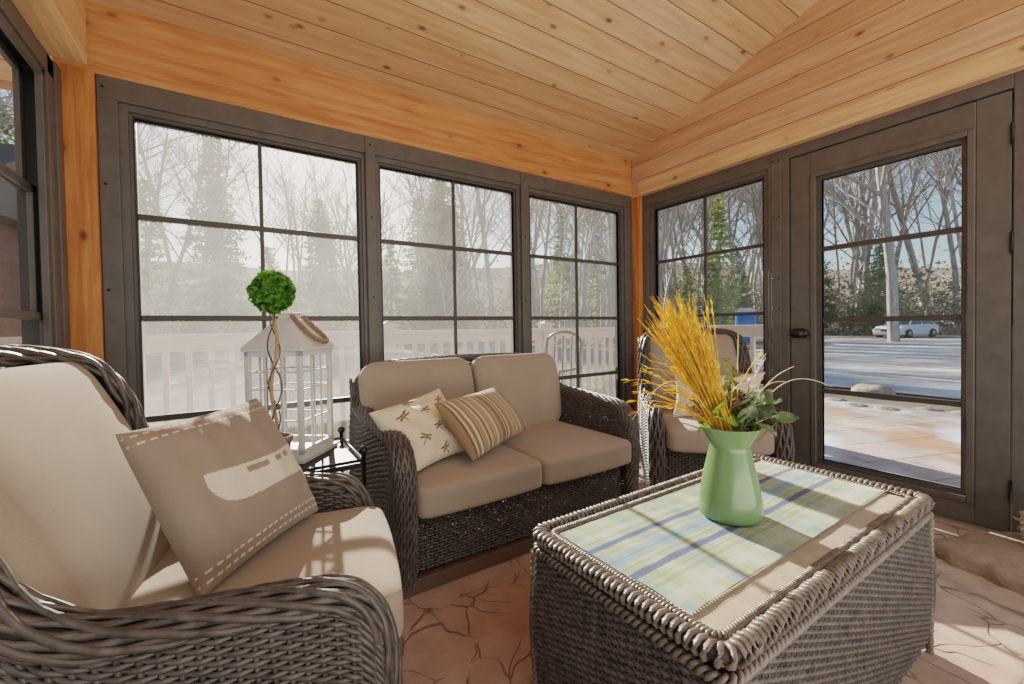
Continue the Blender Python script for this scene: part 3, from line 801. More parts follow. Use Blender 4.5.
P_AX = dict(D=(-3.085, -1.475, .455), C=(-2.815, -1.160, .460))
D_, C_ = np.array(P_AX['D']), np.array(P_AX['C'])
up_ = np.array([-.140, .112, .335])
pillow('throw_pillow', (D_, C_, C_ + up_ * 1.0 + np.array([-.01, .0, .01]), D_ + up_ * 1.02), .17, canoe, 240, .06, .005, 3,
       'taupe square throw pillow with a pale canoe print on the foreground armchair')
def dragon(S, T, back=False):
    c = np.ones(S.shape + (3,)) * lc(236, 218, 188)
    br = lc(120, 84, 58)
    for (cx, cy, a, k) in ((-.62, .48, .5, 1), (-.02, .45, -.1, 1), (.6, .6, .4, 1), (-.5, -.35, -.6, 1), (.12, -.15, .3, 1), (.66, -.3, .1, 1), (.1, -.8, .5, 1), (-.2, .9, 0, 1), (.55, .1, -.4, .8)):
        x = (S - cx) * math.cos(a) + (T - cy) * math.sin(a); y = -(S - cx) * math.sin(a) + (T - cy) * math.cos(a); x = x / k; y = y / k
        m = (np.abs(x) < .016) & (y < .09) & (y > -.17)
        for sx in (-1, 1):
            for an, dy in ((.35, .04), (-.15, .0)):
                xx = x * sx; u = xx * math.cos(an) + (y - dy) * math.sin(an); w = -xx * math.sin(an) + (y - dy) * math.cos(an)
                m |= (((u - .085) / .085) ** 2 + (w / .028) ** 2) < 1
        c[m] = br
    return c
pillow('throw_pillow', ((-2.455, -.975, .44), (-2.13, -.82, .45), (-2.18, -.62, .715), (-2.575, -.84, .675)), .15, dragon, 200, .07, .008, 8,
       'cream throw pillow printed with brown dragonflies on the left end of the loveseat')
def stripes(S, T, back=False):
    c = np.ones(S.shape + (3,)) * lc(186, 156, 118)
    pat = [(0, .10, (150, 118, 84)), (.10, .13, (92, 66, 48)), (.15, .17, (214, 196, 160)), (.19, .24, (128, 98, 70)), (.26, .30, (222, 206, 176)), (.33, .36, (98, 72, 54)), (.38, .46, (168, 136, 100)), (.48, .50, (226, 212, 184)), (.53, .57, (110, 82, 60)), (.60, .64, (214, 190, 150)), (.68, .70, (88, 64, 48)), (.73, .80, (176, 146, 108)), (.83, .86, (226, 212, 184)), (.90, .94, (120, 92, 68))]
    q = ((S + 1) / 2 * 2.3) % 1
    for a, b, k in pat: c[(q >= a) & (q < b)] = lc(*k)
    return c
pillow('lumbar_pillow', ((-2.20, -1.005, .455), (-1.725, -.735, .475), (-1.885, -.66, .70), (-2.315, -.875, .69)), .14, stripes, 170, .05, .0012, 5,
       'brown and cream striped lumbar pillow in the middle of the loveseat', exp=.46)
# lumbar pillow of the far chair, in front of its back cushion
F2 = np.array([math.cos(3.93), math.sin(3.93), 0]); L2 = np.array([-math.sin(3.93), math.cos(3.93), 0]); c2 = np.array([-.60, -1.03, 0])
def ch2(f, l, z): return c2 + F2 * f + L2 * l + np.array([0, 0, z])
pillow('lumbar_pillow', (ch2(.07, -.20, .445), ch2(.09, .255, .46), ch2(.02, .335, .72), ch2(-.03, -.17, .685)), .12, solid((236, 212, 182)), 90, .08, .005, 6,
       'plain cream lumbar pillow on the far corner armchair', exp=.46)

# ------------------------------------------------------------------ end table, lantern, topiary
def end_table():
    x0, x1, y0, y1, zt = -3.06, -2.615, -.90, -.50, .50
    root = empty('end_table', ((x0 + x1) / 2, (y0 + y1) / 2, 0), label='small black metal end table with ball finials between armchair and loveseat', cat='side table')
    hx, hy = (x1 - x0) / 2, (y1 - y0) / 2
    t = MB(); t.box(-hx + .008, hx - .008, -hy + .008, hy - .008, zt - .02, zt)
    t.build('tabletop', plain('dark_slate_top', srgb(40, 33, 30), .5, 0, .2, 8, spec=.25), root, smooth=False, bevel=.003)
    r = MB()
    for z in (zt + .012,):
        for a, b in (((-hx, -hy), (hx, -hy)), ((hx, -hy), (hx, hy)), ((hx, hy), (-hx, hy)), ((-hx, hy), (-hx, -hy))):
            r.tubes([[(*a, z), (*b, z)]], .006, None, 8)
    r.build('gallery_rail', M['black_metal'], root)
    for sx in (-1, 1):
        for sy in (-1, 1):
            l = MB(); l.tubes([[(sx * hx, sy * hy, 0), (sx * hx, sy * hy, zt + .035)]], .008, N=(1, 0, 0), sides=10)
            lg = l.build('leg', M['black_metal'], root)
            b = MB(); b.lathe([(0, -.017), (.009, -.014), (.016, -.004), (.016, .004), (.009, .014), (0, .017)], (sx * hx, sy * hy, zt + .05), 14)
            b.build('finial', M['black_metal'], lg)
    r = MB()
    for z in (.15,):
        for a, b in (((-hx, -hy), (hx, -hy)), ((hx, -hy), (hx, hy)), ((hx, hy), (-hx, hy)), ((-hx, hy), (-hx, -hy))):
            r.tubes([[(*a, z), (*b, z)]], .005, None, 8)
    r.build('stretcher', M['black_metal'], root)
end_table()

def lantern():
    c = np.array([-2.825, -.60]); th = math.atan2(.175, .14); h = .116
    root = empty('lantern', (c[0], c[1], .5005), th, label='tall white lantern with glass sides and rope handle on the black end table', cat='lantern')
    b = MB(); b.box(-h - .012, h + .012, -h - .012, h + .012, 0, .016); b.box(-h, h, -h, h, .016, .03); b.build('base', M['white_paint'], root, smooth=False, bevel=.002)
    f = MB(); zt = .43
    for sx in (-1, 1):
        for sy in (-1, 1): f.box(sx * h, sx * (h - .018), sy * h, sy * (h - .018), .03, zt)
    for sy in (-1, 1):
        f.box(-h, h, sy * h, sy * (h - .015), zt - .02, zt); f.box(sy * h, sy * (h - .015), -h, h, zt - .02, zt)
        f.box(-h, h, sy * h, sy * (h - .015), .03, .05); f.box(sy * h, sy * (h - .015), -h, h, .03, .05)
    f.build('frame', M['white_paint'], root, smooth=False, bevel=.0015)
    m = MB()
    def side(fn):
        for z in (.16, .28): fn(-h + .018, h - .018, z - .0022, z + .0022)
        fn(-h + .018, h - .018, .345, .352)
        for x in (-.035, .035): fn(x - .003, x + .003, .05, zt - .02)
    for sy in (-1, 1):
        side(lambda a, b_, z0, z1: m.box(a, b_, sy * (h - .004), sy * (h - .010), z0, z1)); side(lambda a, b_, z0, z1: m.box(sy * (h - .004), sy * (h - .010), a, b_, z0, z1))
    m.build('grille', M['white_paint'], root, smooth=False)
    g = MB()
    for s_ in (-1, 1):
        q = s_ * (h - .012); g.add([(-h, q, .03), (h, q, .03), (h, q, zt), (-h, q, zt)], [(0, 1, 2, 3)]); g.add([(q, -h, .03), (q, h, .03), (q, h, zt), (q, -h, zt)], [(0, 1, 2, 3)])
    g.build('glass', M['clear'], root, smooth=False)
    r = MB(); e = h + .008; t_ = .036; zr = .445; zp = .555
    r.box(-e, e, -e, e, zt, zr)
    v = [(-e, -e, zr), (e, -e, zr), (e, e, zr), (-e, e, zr), (-t_, -t_, zp), (t_, -t_, zp), (t_, t_, zp), (-t_, t_, zp)]
    r.add(v, [(0, 1, 5, 4), (1, 2, 6, 5), (2, 3, 7, 6), (3, 0, 4, 7), (4, 5, 6, 7)])
    r.build('roof', M['white_paint'], root, smooth=False, bevel=.002)
    k = MB(); k.box(-.03, .03, -.03, .03, zp, zp + .02); k.box(-.04, .04, -.04, .04, zp + .02, zp + .028); k.build('vent_cap', M['white_paint'], root, smooth=False, bevel=.002)
    # latch knob
    q = MB(); q.lathe([(0, 0), (.006, 0), (.004, .008), (.007, .014), (0, .018)], (h, h - .01, .25), 10, axis='x'); q.build('latch', M['white_paint'], root)
    # rope handle, drooping to one side
    s = np.linspace(0, 1, 60); a = np.pi * s
    yy = -.038 * np.cos(a); drop = np.sin(a) ** .7
    X = .035 + .115 * drop; Z = zp + .012 - .135 * drop + .03 * np.sin(a); base = np.stack([yy * (1 + .8 * np.sin(a)), -X, Z], -1)
    q = MB()
    for kk in range(3):
        w = s * 40 + kk * 2.09; q.tubes(base + np.stack([0 * w, .005 * np.cos(w), .005 * np.sin(w)], -1), .006, None, 6)
    q.build('rope_handle', plain('jute_rope', srgb(140, 112, 88), .9, 0, .25, 200), root)
lantern()

def leaf_quads(mb, pts, nrm, size, rg, mi=0, aspect=.55, fold=.25):
    n = len(pts)
    r1 = rg.normal(0, 1, (n, 3)); t = np.cross(nrm, r1); t /= np.linalg.norm(t, axis=1, keepdims=True); b = np.cross(nrm, t)
    L = size * rg.uniform(.7, 1.3, n)[:, None]
    tip = pts + t * L + nrm * L * .2; m1 = pts + t * L * .45 + b * L * aspect * .5 + nrm * L * fold * .5; m2 = pts + t * L * .45 - b * L * aspect * .5 + nrm * L * fold * .5
    mid = pts + t * L * .5
    V = np.stack([pts, m1, tip, m2, mid], 1).reshape(-1, 3); k = np.arange(n)[:, None] * 5
    mb.add(V, [np.hstack([k, k + 1, k + 4]), np.hstack([k + 1, k + 2, k + 4]), np.hstack([k + 4, k + 2, k + 3]), np.hstack([k, k + 4, k + 3])], mi)
def leaf_mat(name, a, b, rough=.5, trans=.25):
    t = NT(name); v = t.coord(); n = t.noise(v, 60, 2); c = t.ramp(n, [(.35, a), (.65, b)])
    bs = t.bsdf(c, rough, 0, None, .4)
    tl = t.n('ShaderNodeBsdfTranslucent'); t.l(c, tl.inputs[0]); mx = t.n('ShaderNodeMixShader'); mx.inputs[0].default_value = trans
    t.l(bs.outputs[0], mx.inputs[1]); t.l(tl.outputs[0], mx.inputs[2]); t.l(mx.outputs[0], t.out.inputs[0]); return t.m
def topiary():
    x, y = -2.900, -.845
    root = empty('topiary', (x, y, .5005), label='ball topiary with twisted stem in a small grey pot on the end table', cat='potted plant')
    p = MB(); p.lathe([(0, 0), (.036, 0), (.047, .115), (.053, .118), (.053, .135), (.045, .135), (.042, .12), (0, .118)], seg=24); p.build('pot', plain('grey_clay', srgb(120, 106, 94), .8, 0, .2, 50), root)
    zc = .645
    s = np.linspace(0, 1, 60)
    m = MB()
    for k, (ph, amp, rr_) in enumerate(((0, .012, .0058), (2.2, .022, .0026), (4.4, .02, .0024))):
        w = 2 * np.pi * (1.3 + .3 * k) * s + ph
        m.tubes(np.stack([amp * np.cos(w) * np.sin(np.pi * s) ** .5, amp * np.sin(w) * np.sin(np.pi * s) ** .5, .115 + (zc - .16) * s], -1), rr_, None, 6, mi=0 if k == 0 else 1)
    m.build('stem', [plain('tan_stem', srgb(186, 142, 96), .7, 0, .2), plain('dark_vine', srgb(84, 66, 54), .7, 0, .2)], root)
    rg = np.random.default_rng(4); n = 1900
    d = rg.normal(0, 1, (n, 3)); d /= np.linalg.norm(d, axis=1, keepdims=True); rad = rg.uniform(.047, .066, n)[:, None]
    b = MB(); leaf_quads(b, d * rad + np.array([0, 0, zc]), (d + rg.normal(0, .45, (n, 3))), .020, rg, aspect=.8)
    b.lathe([(0, -.05), (.035, -.035), (.05, 0), (.035, .035), (0, .05)], (0, 0, zc), 14)
    b.build('leaf_ball', leaf_mat('boxwood', srgb(44, 92, 20), srgb(110, 166, 48)), root)
topiary()

# ------------------------------------------------------------------ vase and bouquet
VX, VY, VZ = -1.872, -1.905, .4755
def vase():
    root = empty('vase', (VX, VY, VZ), label='green enamel pitcher-shaped vase standing on the plaid runner', cat='vase')
    prof = [(0, .004), (.070, .002), (.078, .006), (.0815, .02), (.0785, .05), (.0705, .10), (.0605, .15), (.0525, .185), (.0505, .196), (.0525, .205), (.064, .226), (.078, .250), (.0795, .2515), (.0775, .252), (.062, .226), (.050, .205), (.048, .196), (.060, .15), (.07, .1), (.076, .05), (.074, .02), (0, .012)]
    m = MB(); m.lathe(prof, seg=64)
    t = NT('green_enamel'); v = t.coord(); n = t.noise(v, 8, 3); t.bsdf(t.ramp(n, [(.3, srgb(100, 132, 80)), (.7, srgb(116, 148, 94))]), .28, 0, None, .5, Coat_Weight=.3)
    m.build('vase_body', t.m, root)
vase()
def curve_blade(p0, d0, L, droop, side, n=12):
    s = np.linspace(0, 1, n)[:, None]
    d0 = np.array(d0) / np.linalg.norm(d0)
    P = np.array(p0) + d0 * L * s + np.array(side) * (L * .25) * s ** 2.2 + np.array([0, 0, -1.]) * droop * L * s ** 2.4
    return P
def bouquet():
    rg = np.random.default_rng(21)
    top = np.array([VX, VY, VZ + .25])
    cam_r = np.array([.837, -.547, 0]); fwd = np.array([.547, .837, 0])
    # yellow dried grass
    mb = MB(); P = []; 
    base = top + np.array([0, 0, -.03])
    for i in range(300):
        a = rg.uniform(0, 1); lean = rg.normal(-.40, .10) if i % 9 else rg.normal(-.55, .40)
        dp = rg.normal(0, .09)
        d = cam_r * lean + fwd * dp + np.array([0, 0, 1.]); L = rg.uniform(.27, .45) * (1 - .2 * abs(lean + .45))
        p0 = base + cam_r * (rg.normal(-.012, .012)) + fwd * rg.normal(0, .014)
        P.append(curve_blade(p0, d, L, rg.uniform(0, .06) if i % 9 else rg.uniform(.1, .5), cam_r * rg.normal(-.06, .25)))
    P = np.array(P); r = np.linspace(.0019, .0007, 12)[None].repeat(len(P), 0)
    mb.tubes(P, r, None, 4, rb=None)
    # seed heads along the upper part
    pts = P[:, 5:11].reshape(-1, 3); k = rg.random(len(pts)) < .55; pts = pts[k]
    d = np.repeat((P[:, -1] - P[:, 5]), 6, 0)[k]; d /= np.linalg.norm(d, axis=1, keepdims=True)
    V = []; Fv = []
    nn = rg.normal(0, 1, (len(pts), 3)); sd = np.cross(d, nn); sd /= np.linalg.norm(sd, axis=1, keepdims=True)
    L = rg.uniform(.018, .034, len(pts))[:, None]
    Q = np.stack([pts, pts + d * L * .5 + sd * .0022, pts + d * L + sd * .005, pts + d * L * .5 - sd * .0022], 1).reshape(-1, 3)
    kk = np.arange(len(pts))[:, None] * 4; mb.add(Q, np.hstack([kk, kk + 1, kk + 2, kk + 3]))
    o = mb.build('dried_grass', leaf_mat('golden_grass', srgb(220, 154, 24), srgb(250, 204, 70), .6, .3), None, loc=top)
    tag(o, 'sheaf of golden yellow dried grass leaning left out of the green vase', 'dried grass')
    # leafy greenery spilling to the right
    mb = MB(); st = MB()
    def big_leaf(p, d, up, L, W, mi):
        d = d / np.linalg.norm(d); sdv = np.cross(d, up); sdv /= np.linalg.norm(sdv); n = np.cross(sdv, d)
        s = np.linspace(0, 1, 9); w = W * np.sin(np.pi * s ** .8) ** .8 * .5; G = []
        for c_ in (-1, -.5, 0, .5, 1):
            G.append(p + d * (L * s)[:, None] + sdv * (w * c_)[:, None] + n * ((abs(c_) * .18 * W) - L * .28 * s ** 2)[:, None])
        mb.grid(np.array(G), mi)
    for i in range(64):
        a = rg.uniform(-.9, 1.25); el = rg.uniform(.0, 1.15)
        d = cam_r * math.cos(el) * rg.uniform(.2, 1) * (1 if i % 4 else -.7) + fwd * (abs(rg.normal(0, .5)) - .15) + np.array([0, 0, math.sin(el) * .9])
        p = top + np.array([0, 0, -.005]) + cam_r * rg.uniform(-.03, .055) + fwd * rg.uniform(-.04, .04)
        q = p + d * rg.uniform(.02, .075)
        st.tubes([np.linspace(p - np.array([0, 0, .03]), q, 4)], .0018, None, 4)
        big_leaf(q, d + rg.normal(0, .25, 3), np.array([0, 0, 1.]) + rg.normal(0, .3, 3), rg.uniform(.05, .085), rg.uniform(.036, .055), 0 if i % 4 else 1)
    o = mb.build('leafy_greenery', [leaf_mat('dark_leaf', srgb(78, 96, 62), srgb(132, 150, 104)), leaf_mat('bright_leaf', srgb(112, 150, 40), srgb(168, 196, 78))], None, loc=top)
    tag(o, 'dark and bright green leaves spilling over the right rim of the green vase', 'greenery')
    st.build('stems', leaf_mat('stem_green', srgb(96, 110, 50), srgb(120, 130, 70)), o); bpy.data.objects['stems'].location = -top + Vector(top) * 0 if False else Vector(-top)
    # brown dried blossoms (hydrangea-like clusters)
    hm = leaf_mat('dried_blossom', srgb(110, 72, 52), srgb(176, 134, 104), .8)
    spots = [(-.075, .02, .055, .030, 'dusty brown dried blossom cluster behind the golden grass, left of the vase rim'), (.018, -.01, .060, .028, 'dusty brown dried blossom cluster at the middle of the bouquet'), (.075, .045, .06, .026, 'small dusty brown dried blossom cluster at the right of the bouquet')]
    for (a, f_, z, rad, lab) in spots:
        c = top + cam_r * a + fwd * f_ + np.array([0, 0, z]); n = 130; d = rg.normal(0, 1, (n, 3)); d /= np.linalg.norm(d, axis=1, keepdims=True)
        b = MB(); leaf_quads(b, c + d * rad * rg.uniform(.7, 1, (n, 1)), d, .012, rg, aspect=.9); b.tubes([np.linspace(c, top + cam_r * a * .3 + np.array([0, 0, -.02]), 4)], .002, None, 5)
        o = b.build('dried_blossom', hm, None, loc=c); tag(o, lab, 'dried flower', 'dried blossoms in the bouquet')
    # dark green round-leaved sprig rising in the middle
    b = MB(); n = 34; s = np.linspace(0, 1, n)
    for q in range(2):
        st_ = top + cam_r * (.0 + .012 * q); tip = st_ + cam_r * (.012 + .02 * q) + np.array([0, 0, .165 - .05 * q]) + fwd * (.05 * q)
        b.tubes([np.linspace(st_ - np.array([0, 0, .03]), tip, 5)], .002, None, 5)
        pts = st_ + (tip - st_) * s[:, None] + rg.normal(0, .008, (n, 3)); leaf_quads(b, pts, rg.normal(0, 1, (n, 3)) * .8 + np.array([0, 0, .5]), .022, rg, aspect=.9)
    o = b.build('leafy_sprig', leaf_mat('olive_leaf', srgb(70, 70, 34), srgb(128, 124, 56)), None, loc=top); tag(o, 'upright olive-brown leafy sprig in the middle of the bouquet', 'greenery')
    # white small flowers
    b = MB()
    for a, f_, z in ((.062, -.01, .105), (.085, .01, .09), (.07, .02, .12)):
        c = top + cam_r * a + fwd * f_ + np.array([0, 0, z])
        for k in range(9):
            an = k * .7; d = cam_r * math.cos(an) + np.array([0, 0, .5 + .3 * math.sin(an)]) + fwd * math.sin(an)
            leaf_quads(b, c[None] + d[None] * .003, (d + np.array([0, 0, 1.]))[None] / 1.5, .013, rg, 0, .6)
        b.tubes([np.linspace(c, top + cam_r * a * .4, 4)], .0013, None, 4, mi=1)
    o = b.build('white_flowers', [leaf_mat('white_petal', srgb(226, 220, 206), srgb(240, 236, 226)), leaf_mat('g', srgb(110, 130, 60), srgb(140, 160, 80))], None, loc=top)
    o.name = 'flower_spray'; tag(o, 'spray of tiny white flowers at the right of the bouquet', 'flower')
    # pale curved twigs
    b = MB()
    ends = [(.30, .02, .10, .05), (.12, .03, .185, .0), (.16, -.03, .165, .01), (.18, .04, .115, .02), (.09, -.02, .20, 0), (.145, 0, .03, -.02), (-.27, .0, .02, .1), (.01, -.03, .26, 0), (-.20, -.05, .12, .02)]
    for (a, f_, z, arch) in ends:
        s = np.linspace(0, 1, 20)[:, None]; p0 = top + np.array([0, 0, -.03]) + cam_r * .02 * np.sign(a)
        e = top + cam_r * a + fwd * f_ + np.array([0, 0, z])
        Pq = p0 + (e - p0) * s + np.array([0, 0, 1.]) * (arch + .03) * np.sin(np.pi * s) ; b.tubes([Pq], np.linspace(.0021, .0008, 20)[None], None, 5)
    o = b.build('twigs', plain('pale_twig', srgb(206, 186, 140), .7, 0, .1), None, loc=top); tag(o, 'pale thin curved twigs reaching right from the bouquet', 'twig'); o.name = 'twig_spray'
bouquet()

# stone ledge and pale dried plant at the lower right, near the door
def hearth():
    pts = [(-.56, -2.055), (-.47, -2.03), (-.30, -2.09), (-.10, -2.20), (-.06, -2.75), (-.62, -2.95), (-.66, -2.40), (-.60, -2.2)]
    P = []; rg = np.random.default_rng(3)
    for i in range(len(pts)):
        a, b = np.array(pts[i]), np.array(pts[(i + 1) % len(pts)])
        for k in range(5): P.append(a + (b - a) * k / 5 + rg.normal(0, .006, 2))
    P = np.array(P); n = len(P); c = P.mean(0); mb = MB(); L = []
    for z, s in ((0, .985), (.02, 1.0), (.04, .99), (.055, .975), (.062, .93), (.063, .5), (.063, .02)):
        q = c + (P - c) * s + rg.normal(0, .004, P.shape) * (s > .9); L.append(np.hstack([q, np.full((n, 1), z)]))
    mb.grid(np.array(L), closed_v=True)
    t = NT('rough_stone'); v = t.coord(); nn = t.noise(v, 18, 8, .7); n2 = t.noise(v, 4, 3)
    t.bsdf(t.mix(n2, t.ramp(nn, [(.3, srgb(120, 104, 88)), (.7, srgb(188, 172, 150))]), srgb(160, 140, 122)), .85, 0, t.bump(nn, .7, .02), .3)
    o = mb.build('stone_slab', t.m, None, loc=(c[0], c[1], 0)); tag(o, 'flat rough-edged stone slab on the floor in front of the glass door', 'stone slab')
    rg = np.random.default_rng(9); c = np.array([-.27, -2.33, .16]); n = 500; d = rg.normal(0, 1, (n, 3)); d /= np.linalg.norm(d, axis=1, keepdims=True)
    b = MB(); leaf_quads(b, c + d * np.array([.085, .085, .095]) * rg.uniform(.75, 1, (n, 1)), d + rg.normal(0, .3, (n, 3)), .028, rg, aspect=.8)
    b.lathe([(0, -.097), (.05, -.07), (.07, 0), (.05, .06), (0, .08)], tuple(c), 14)
    o = b.build('dried_plant', leaf_mat('pale_dried', srgb(196, 190, 158), srgb(226, 220, 194), .9), None, loc=c); tag(o, 'round pale dried flower bunch on the stone slab at the right edge', 'dried flower')
hearth()

# ------------------------------------------------------------------ outdoors
def ground_mat():
    t = NT('woodland_ground'); v = t.coord(); n = t.noise(v, .35, 6, .6); n2 = t.noise(v, 6, 6, .7); n3 = t.noise(v, 1.4, 4)
    leaf = t.ramp(n2, [(.3, srgb(112, 98, 86)), (.7, srgb(150, 134, 118))])
    grass = t.ramp(n3, [(.4, srgb(116, 112, 88)), (.7, srgb(140, 130, 110))])
    c = t.mix(t.ramp(n3, [(.5, (0, 0, 0)), (.6, (1, 1, 1))]), leaf, grass)
    c = t.mix(t.ramp(n, [(.62, (0, 0, 0)), (.68, (1, 1, 1))]), c, srgb(222, 226, 232))
    t.bsdf(c, .95, 0, t.bump(n2, .5, .05), .1); return t.m
gm = MB()
xs_ = np.concatenate([np.linspace(-60, 0, 20), np.linspace(3, 110, 40)]); ys_ = np.linspace(-60, 100, 60)
Xg, Yg = np.meshgrid(xs_, ys_, indexing='ij')
dist = np.hypot(Xg * .8, Yg); Zg = -.2 + np.clip(dist - 46, 0, None) ** 1.25 * .10 + .25 * np.sin(Xg * .21) * np.sin(Yg * .17) * np.clip((dist - 25) / 20, 0, 1)
gm.grid(np.stack([Xg, Yg, Zg], -1), flip=False); o = gm.build('ground', ground_mat()); tag(o, kind='structure')
def drive_mat():
    t = NT('gravel_drive'); v = t.coord(); n = t.noise(v, 9, 6, .75); n2 = t.noise(v, .5, 3)
    c = t.ramp(n, [(.3, srgb(142, 136, 128)), (.7, srgb(196, 190, 180))]); c = t.mix(t.ramp(n2, [(.45, (0, 0, 0)), (.6, (1, 1, 1))]), c, srgb(204, 204, 206))
    t.bsdf(c, .9, 0, t.bump(n, .4, .02), .2); return t.m
d = MB(); P = np.array([(5.2, -14, -.17), (46, -24, -.17), (46, 8.5, -.17), (36, 11, -.17), (20, 8, -.17), (11, 6.5, -.17), (6.4, 3.4, -.17)])
d.prism(P, (0, 0, .02)); o = d.build('ground_driveway', drive_mat(), smooth=False); tag(o, kind='structure')
def patio_mat():
    t = NT('patio_concrete'); v = t.coord(rot=(0, 0, .35)); br = t.n('ShaderNodeTexBrick', offset=.5); t.l(v, br.inputs['Vector'])
    br.inputs['Scale'].default_value = 1.0; br.inputs['Brick Width'].default_value = .62; br.inputs['Row Height'].default_value = .42; br.inputs['Mortar Size'].default_value = .008
    n = t.noise(v, 3, 6, .65); n2 = t.noise(v, 1.1, 4)
    c = t.ramp(n, [(.35, srgb(166, 150, 138)), (.65, srgb(206, 194, 184))]); c = t.mix(t.ramp(n2, [(.5, (0, 0, 0)), (.62, (1, 1, 1))]), c, srgb(178, 134, 104))
    br.inputs['Color1'].default_value = (1, 1, 1, 1); br.inputs['Color2'].default_value = (.93, .9, .88, 1); br.inputs['Mortar'].default_value = (.5, .42, .36, 1)
    c = t.mix(1.0, c, br.outputs['Color'], 'MULTIPLY'); c = t.mix(t.ramp(t.noise(v, .9, 3), [(.54, (0, 0, 0)), (.66, (1, 1, 1))]), c, srgb(226, 230, 238))
    t.bsdf(c, .45, 0, t.bump(n, .2, .01), .4); return t.m
d = MB(); d.prism([(.101, -8, -.19), (3.9, -8, -.19), (4.3, -1.5, -.19), (4.0, 1.35, -.19), (.101, 1.35, -.19)], (0, 0, .09)); o = d.build('patio', patio_mat(), smooth=False); tag(o, kind='structure')
d = MB(); d.box(-6.5, .10, .122, 1.35, -.19, -.06); o = d.build('deck', wood_mat('grey_deck_boards', srgb(176, 168, 158), srgb(140, 132, 122), 'x', .14, 'y', boardvar=.05), smooth=False); tag(o, kind='structure')
# stone edging between patio and drive
stone = NT('edging_stone'); v = stone.coord(); nn = stone.noise(v, 12, 6, .7); stone.bsdf(stone.ramp(nn, [(.3, srgb(126, 108, 96)), (.7, srgb(196, 182, 168))]), .9, 0, stone.bump(nn, .6, .02), .2)
def rock(c, s, seed, label, grp=None, name='boulder'):
    rg = np.random.default_rng(seed); mb = MB(); a = np.linspace(0, 2 * np.pi, 17)[:-1]; p = np.linspace(-np.pi / 2, np.pi / 2, 9)
    A, Pp = np.meshgrid(a, p); k = 1 + .12 * np.sin(A * 2 + seed) * np.cos(Pp * 3) + rg.normal(0, .035, A.shape)
    mb.grid(np.stack([np.cos(A) * np.cos(Pp) * k * s[0], np.sin(A) * np.cos(Pp) * k * s[1], np.sin(Pp) * k * s[2]], -1), closed_v=True, flip=True)
    o = mb.build(name, stone.m); o.location = c; tag(o, label, 'rock', grp)
for i in range(13):
    rock((4.25 + .22 * math.sin(i * 1.7) - .03 * i, -2.6 + i * .32, -.12), (.13, .15, .05), i, 'low edging rock between the patio and the gravel drive', 'edging rocks by the patio')
rock((5.6, -.05, -.15), (.20, .30, .15), 40, 'large pale boulder on the gravel just beyond the patio')

# railings
rail_m = plain('white_rail_paint', srgb(214, 208, 200), .6, 0, .06)
def railing(p0, p1, label, posts, zt=1.0, gap=.128):
    p0, p1 = np.array(p0, float), np.array(p1, float); d = p1 - p0; L = np.linalg.norm(d); d /= L; s = np.array([-d[1], d[0]]); rz = math.atan2(d[1], d[0])
    root = empty('deck_railing', (p0[0], p0[1], -.06), rz, label=label, cat='railing')
    z = zt + .06
    m = MB(); m.box(0, L, -.07, .07, z - .035, z); m.build('top_rail', rail_m, root, smooth=False, bevel=.005)
    m = MB(); m.box(0, L, -.02, .02, z - .125, z - .036); m.build('sub_rail', rail_m, root, smooth=False)
    m = MB(); m.box(0, L, -.02, .02, .08, .14); m.build('bottom_rail', rail_m, root, smooth=False)
    for a in posts:
        q = MB(); q.box(a - .055, a + .055, -.055, .055, -.1, z + .03); q.box(a - .075, a + .075, -.075, .075, z + .031, z + .055)
        q.add([(a - .06, -.06, z + .055), (a + .06, -.06, z + .055), (a + .06, .06, z + .055), (a - .06, .06, z + .055), (a, 0, z + .085)], [(0, 1, 4), (1, 2, 4), (2, 3, 4), (3, 0, 4)])
        q.build('post', rail_m, root, smooth=False)
    n = int(L / gap)
    for i in range(1, n):
        a = i * L / n
        if min(abs(a - q) for q in posts) < .09: continue
        q = MB(); q.box(a - .018, a + .018, -.018, .018, .14, z - .125); q.build('baluster', rail_m, root, smooth=False)
railing((-5.6, 1.2), (1.45, 1.2), 'long white deck railing with square balusters outside the back windows', (0.05, 1.75, 3.72, 5.5, 6.98))
railing((1.45, 1.08), (1.45, -.55), 'short white deck railing outside the narrow window beside the door', (1.6,))

# iron patio chair on the deck, seen through the third window
def patio_chair():
    root = empty('patio_chair', (-.45, .68, -.06), R(200), label='dark metal patio chair with arched back on the deck outside the third window', cat='chair')
    s = MB(); s.box(-.22, .22, -.22, .22, .43, .45); s.build('seat', M['black_metal'], root, smooth=False)
    for sx in (-1, 1):
        for sy in (-1, 1):
            l = MB(); l.tubes([[(sx * .2, sy * .2, 0), (sx * .2, sy * .2, .43)]], .012, N=(1, 0, 0), sides=8); l.build('leg', M['black_metal'], root)
    a = np.linspace(0, np.pi, 20); P = np.vstack([[(-.22, -.2, .45)], [(-.25, -.2, .8)], np.stack([-.27 + 0 * a, -.2 * np.cos(a), .9 + .12 * np.sin(a)], -1), [(-.25, .2, .8)], [(-.22, .2, .45)]])
    b = MB(); b.tubes([P], .014, None, 8)
    for y in (-.1, 0, .1): b.tubes([[(-.22, y, .45), (-.27, y, .98)]], .008, N=(0, 1, 0), sides=6)
    b.build('backrest', M['black_metal'], root)
    for sy in (-1, 1):
        b = MB(); b.tubes([[(-.24, sy * .22, .66), (.2, sy * .22, .66), (.22, sy * .22, .45)]], .012, None, 8); b.build('armrest', M['black_metal'], root)
patio_chair()

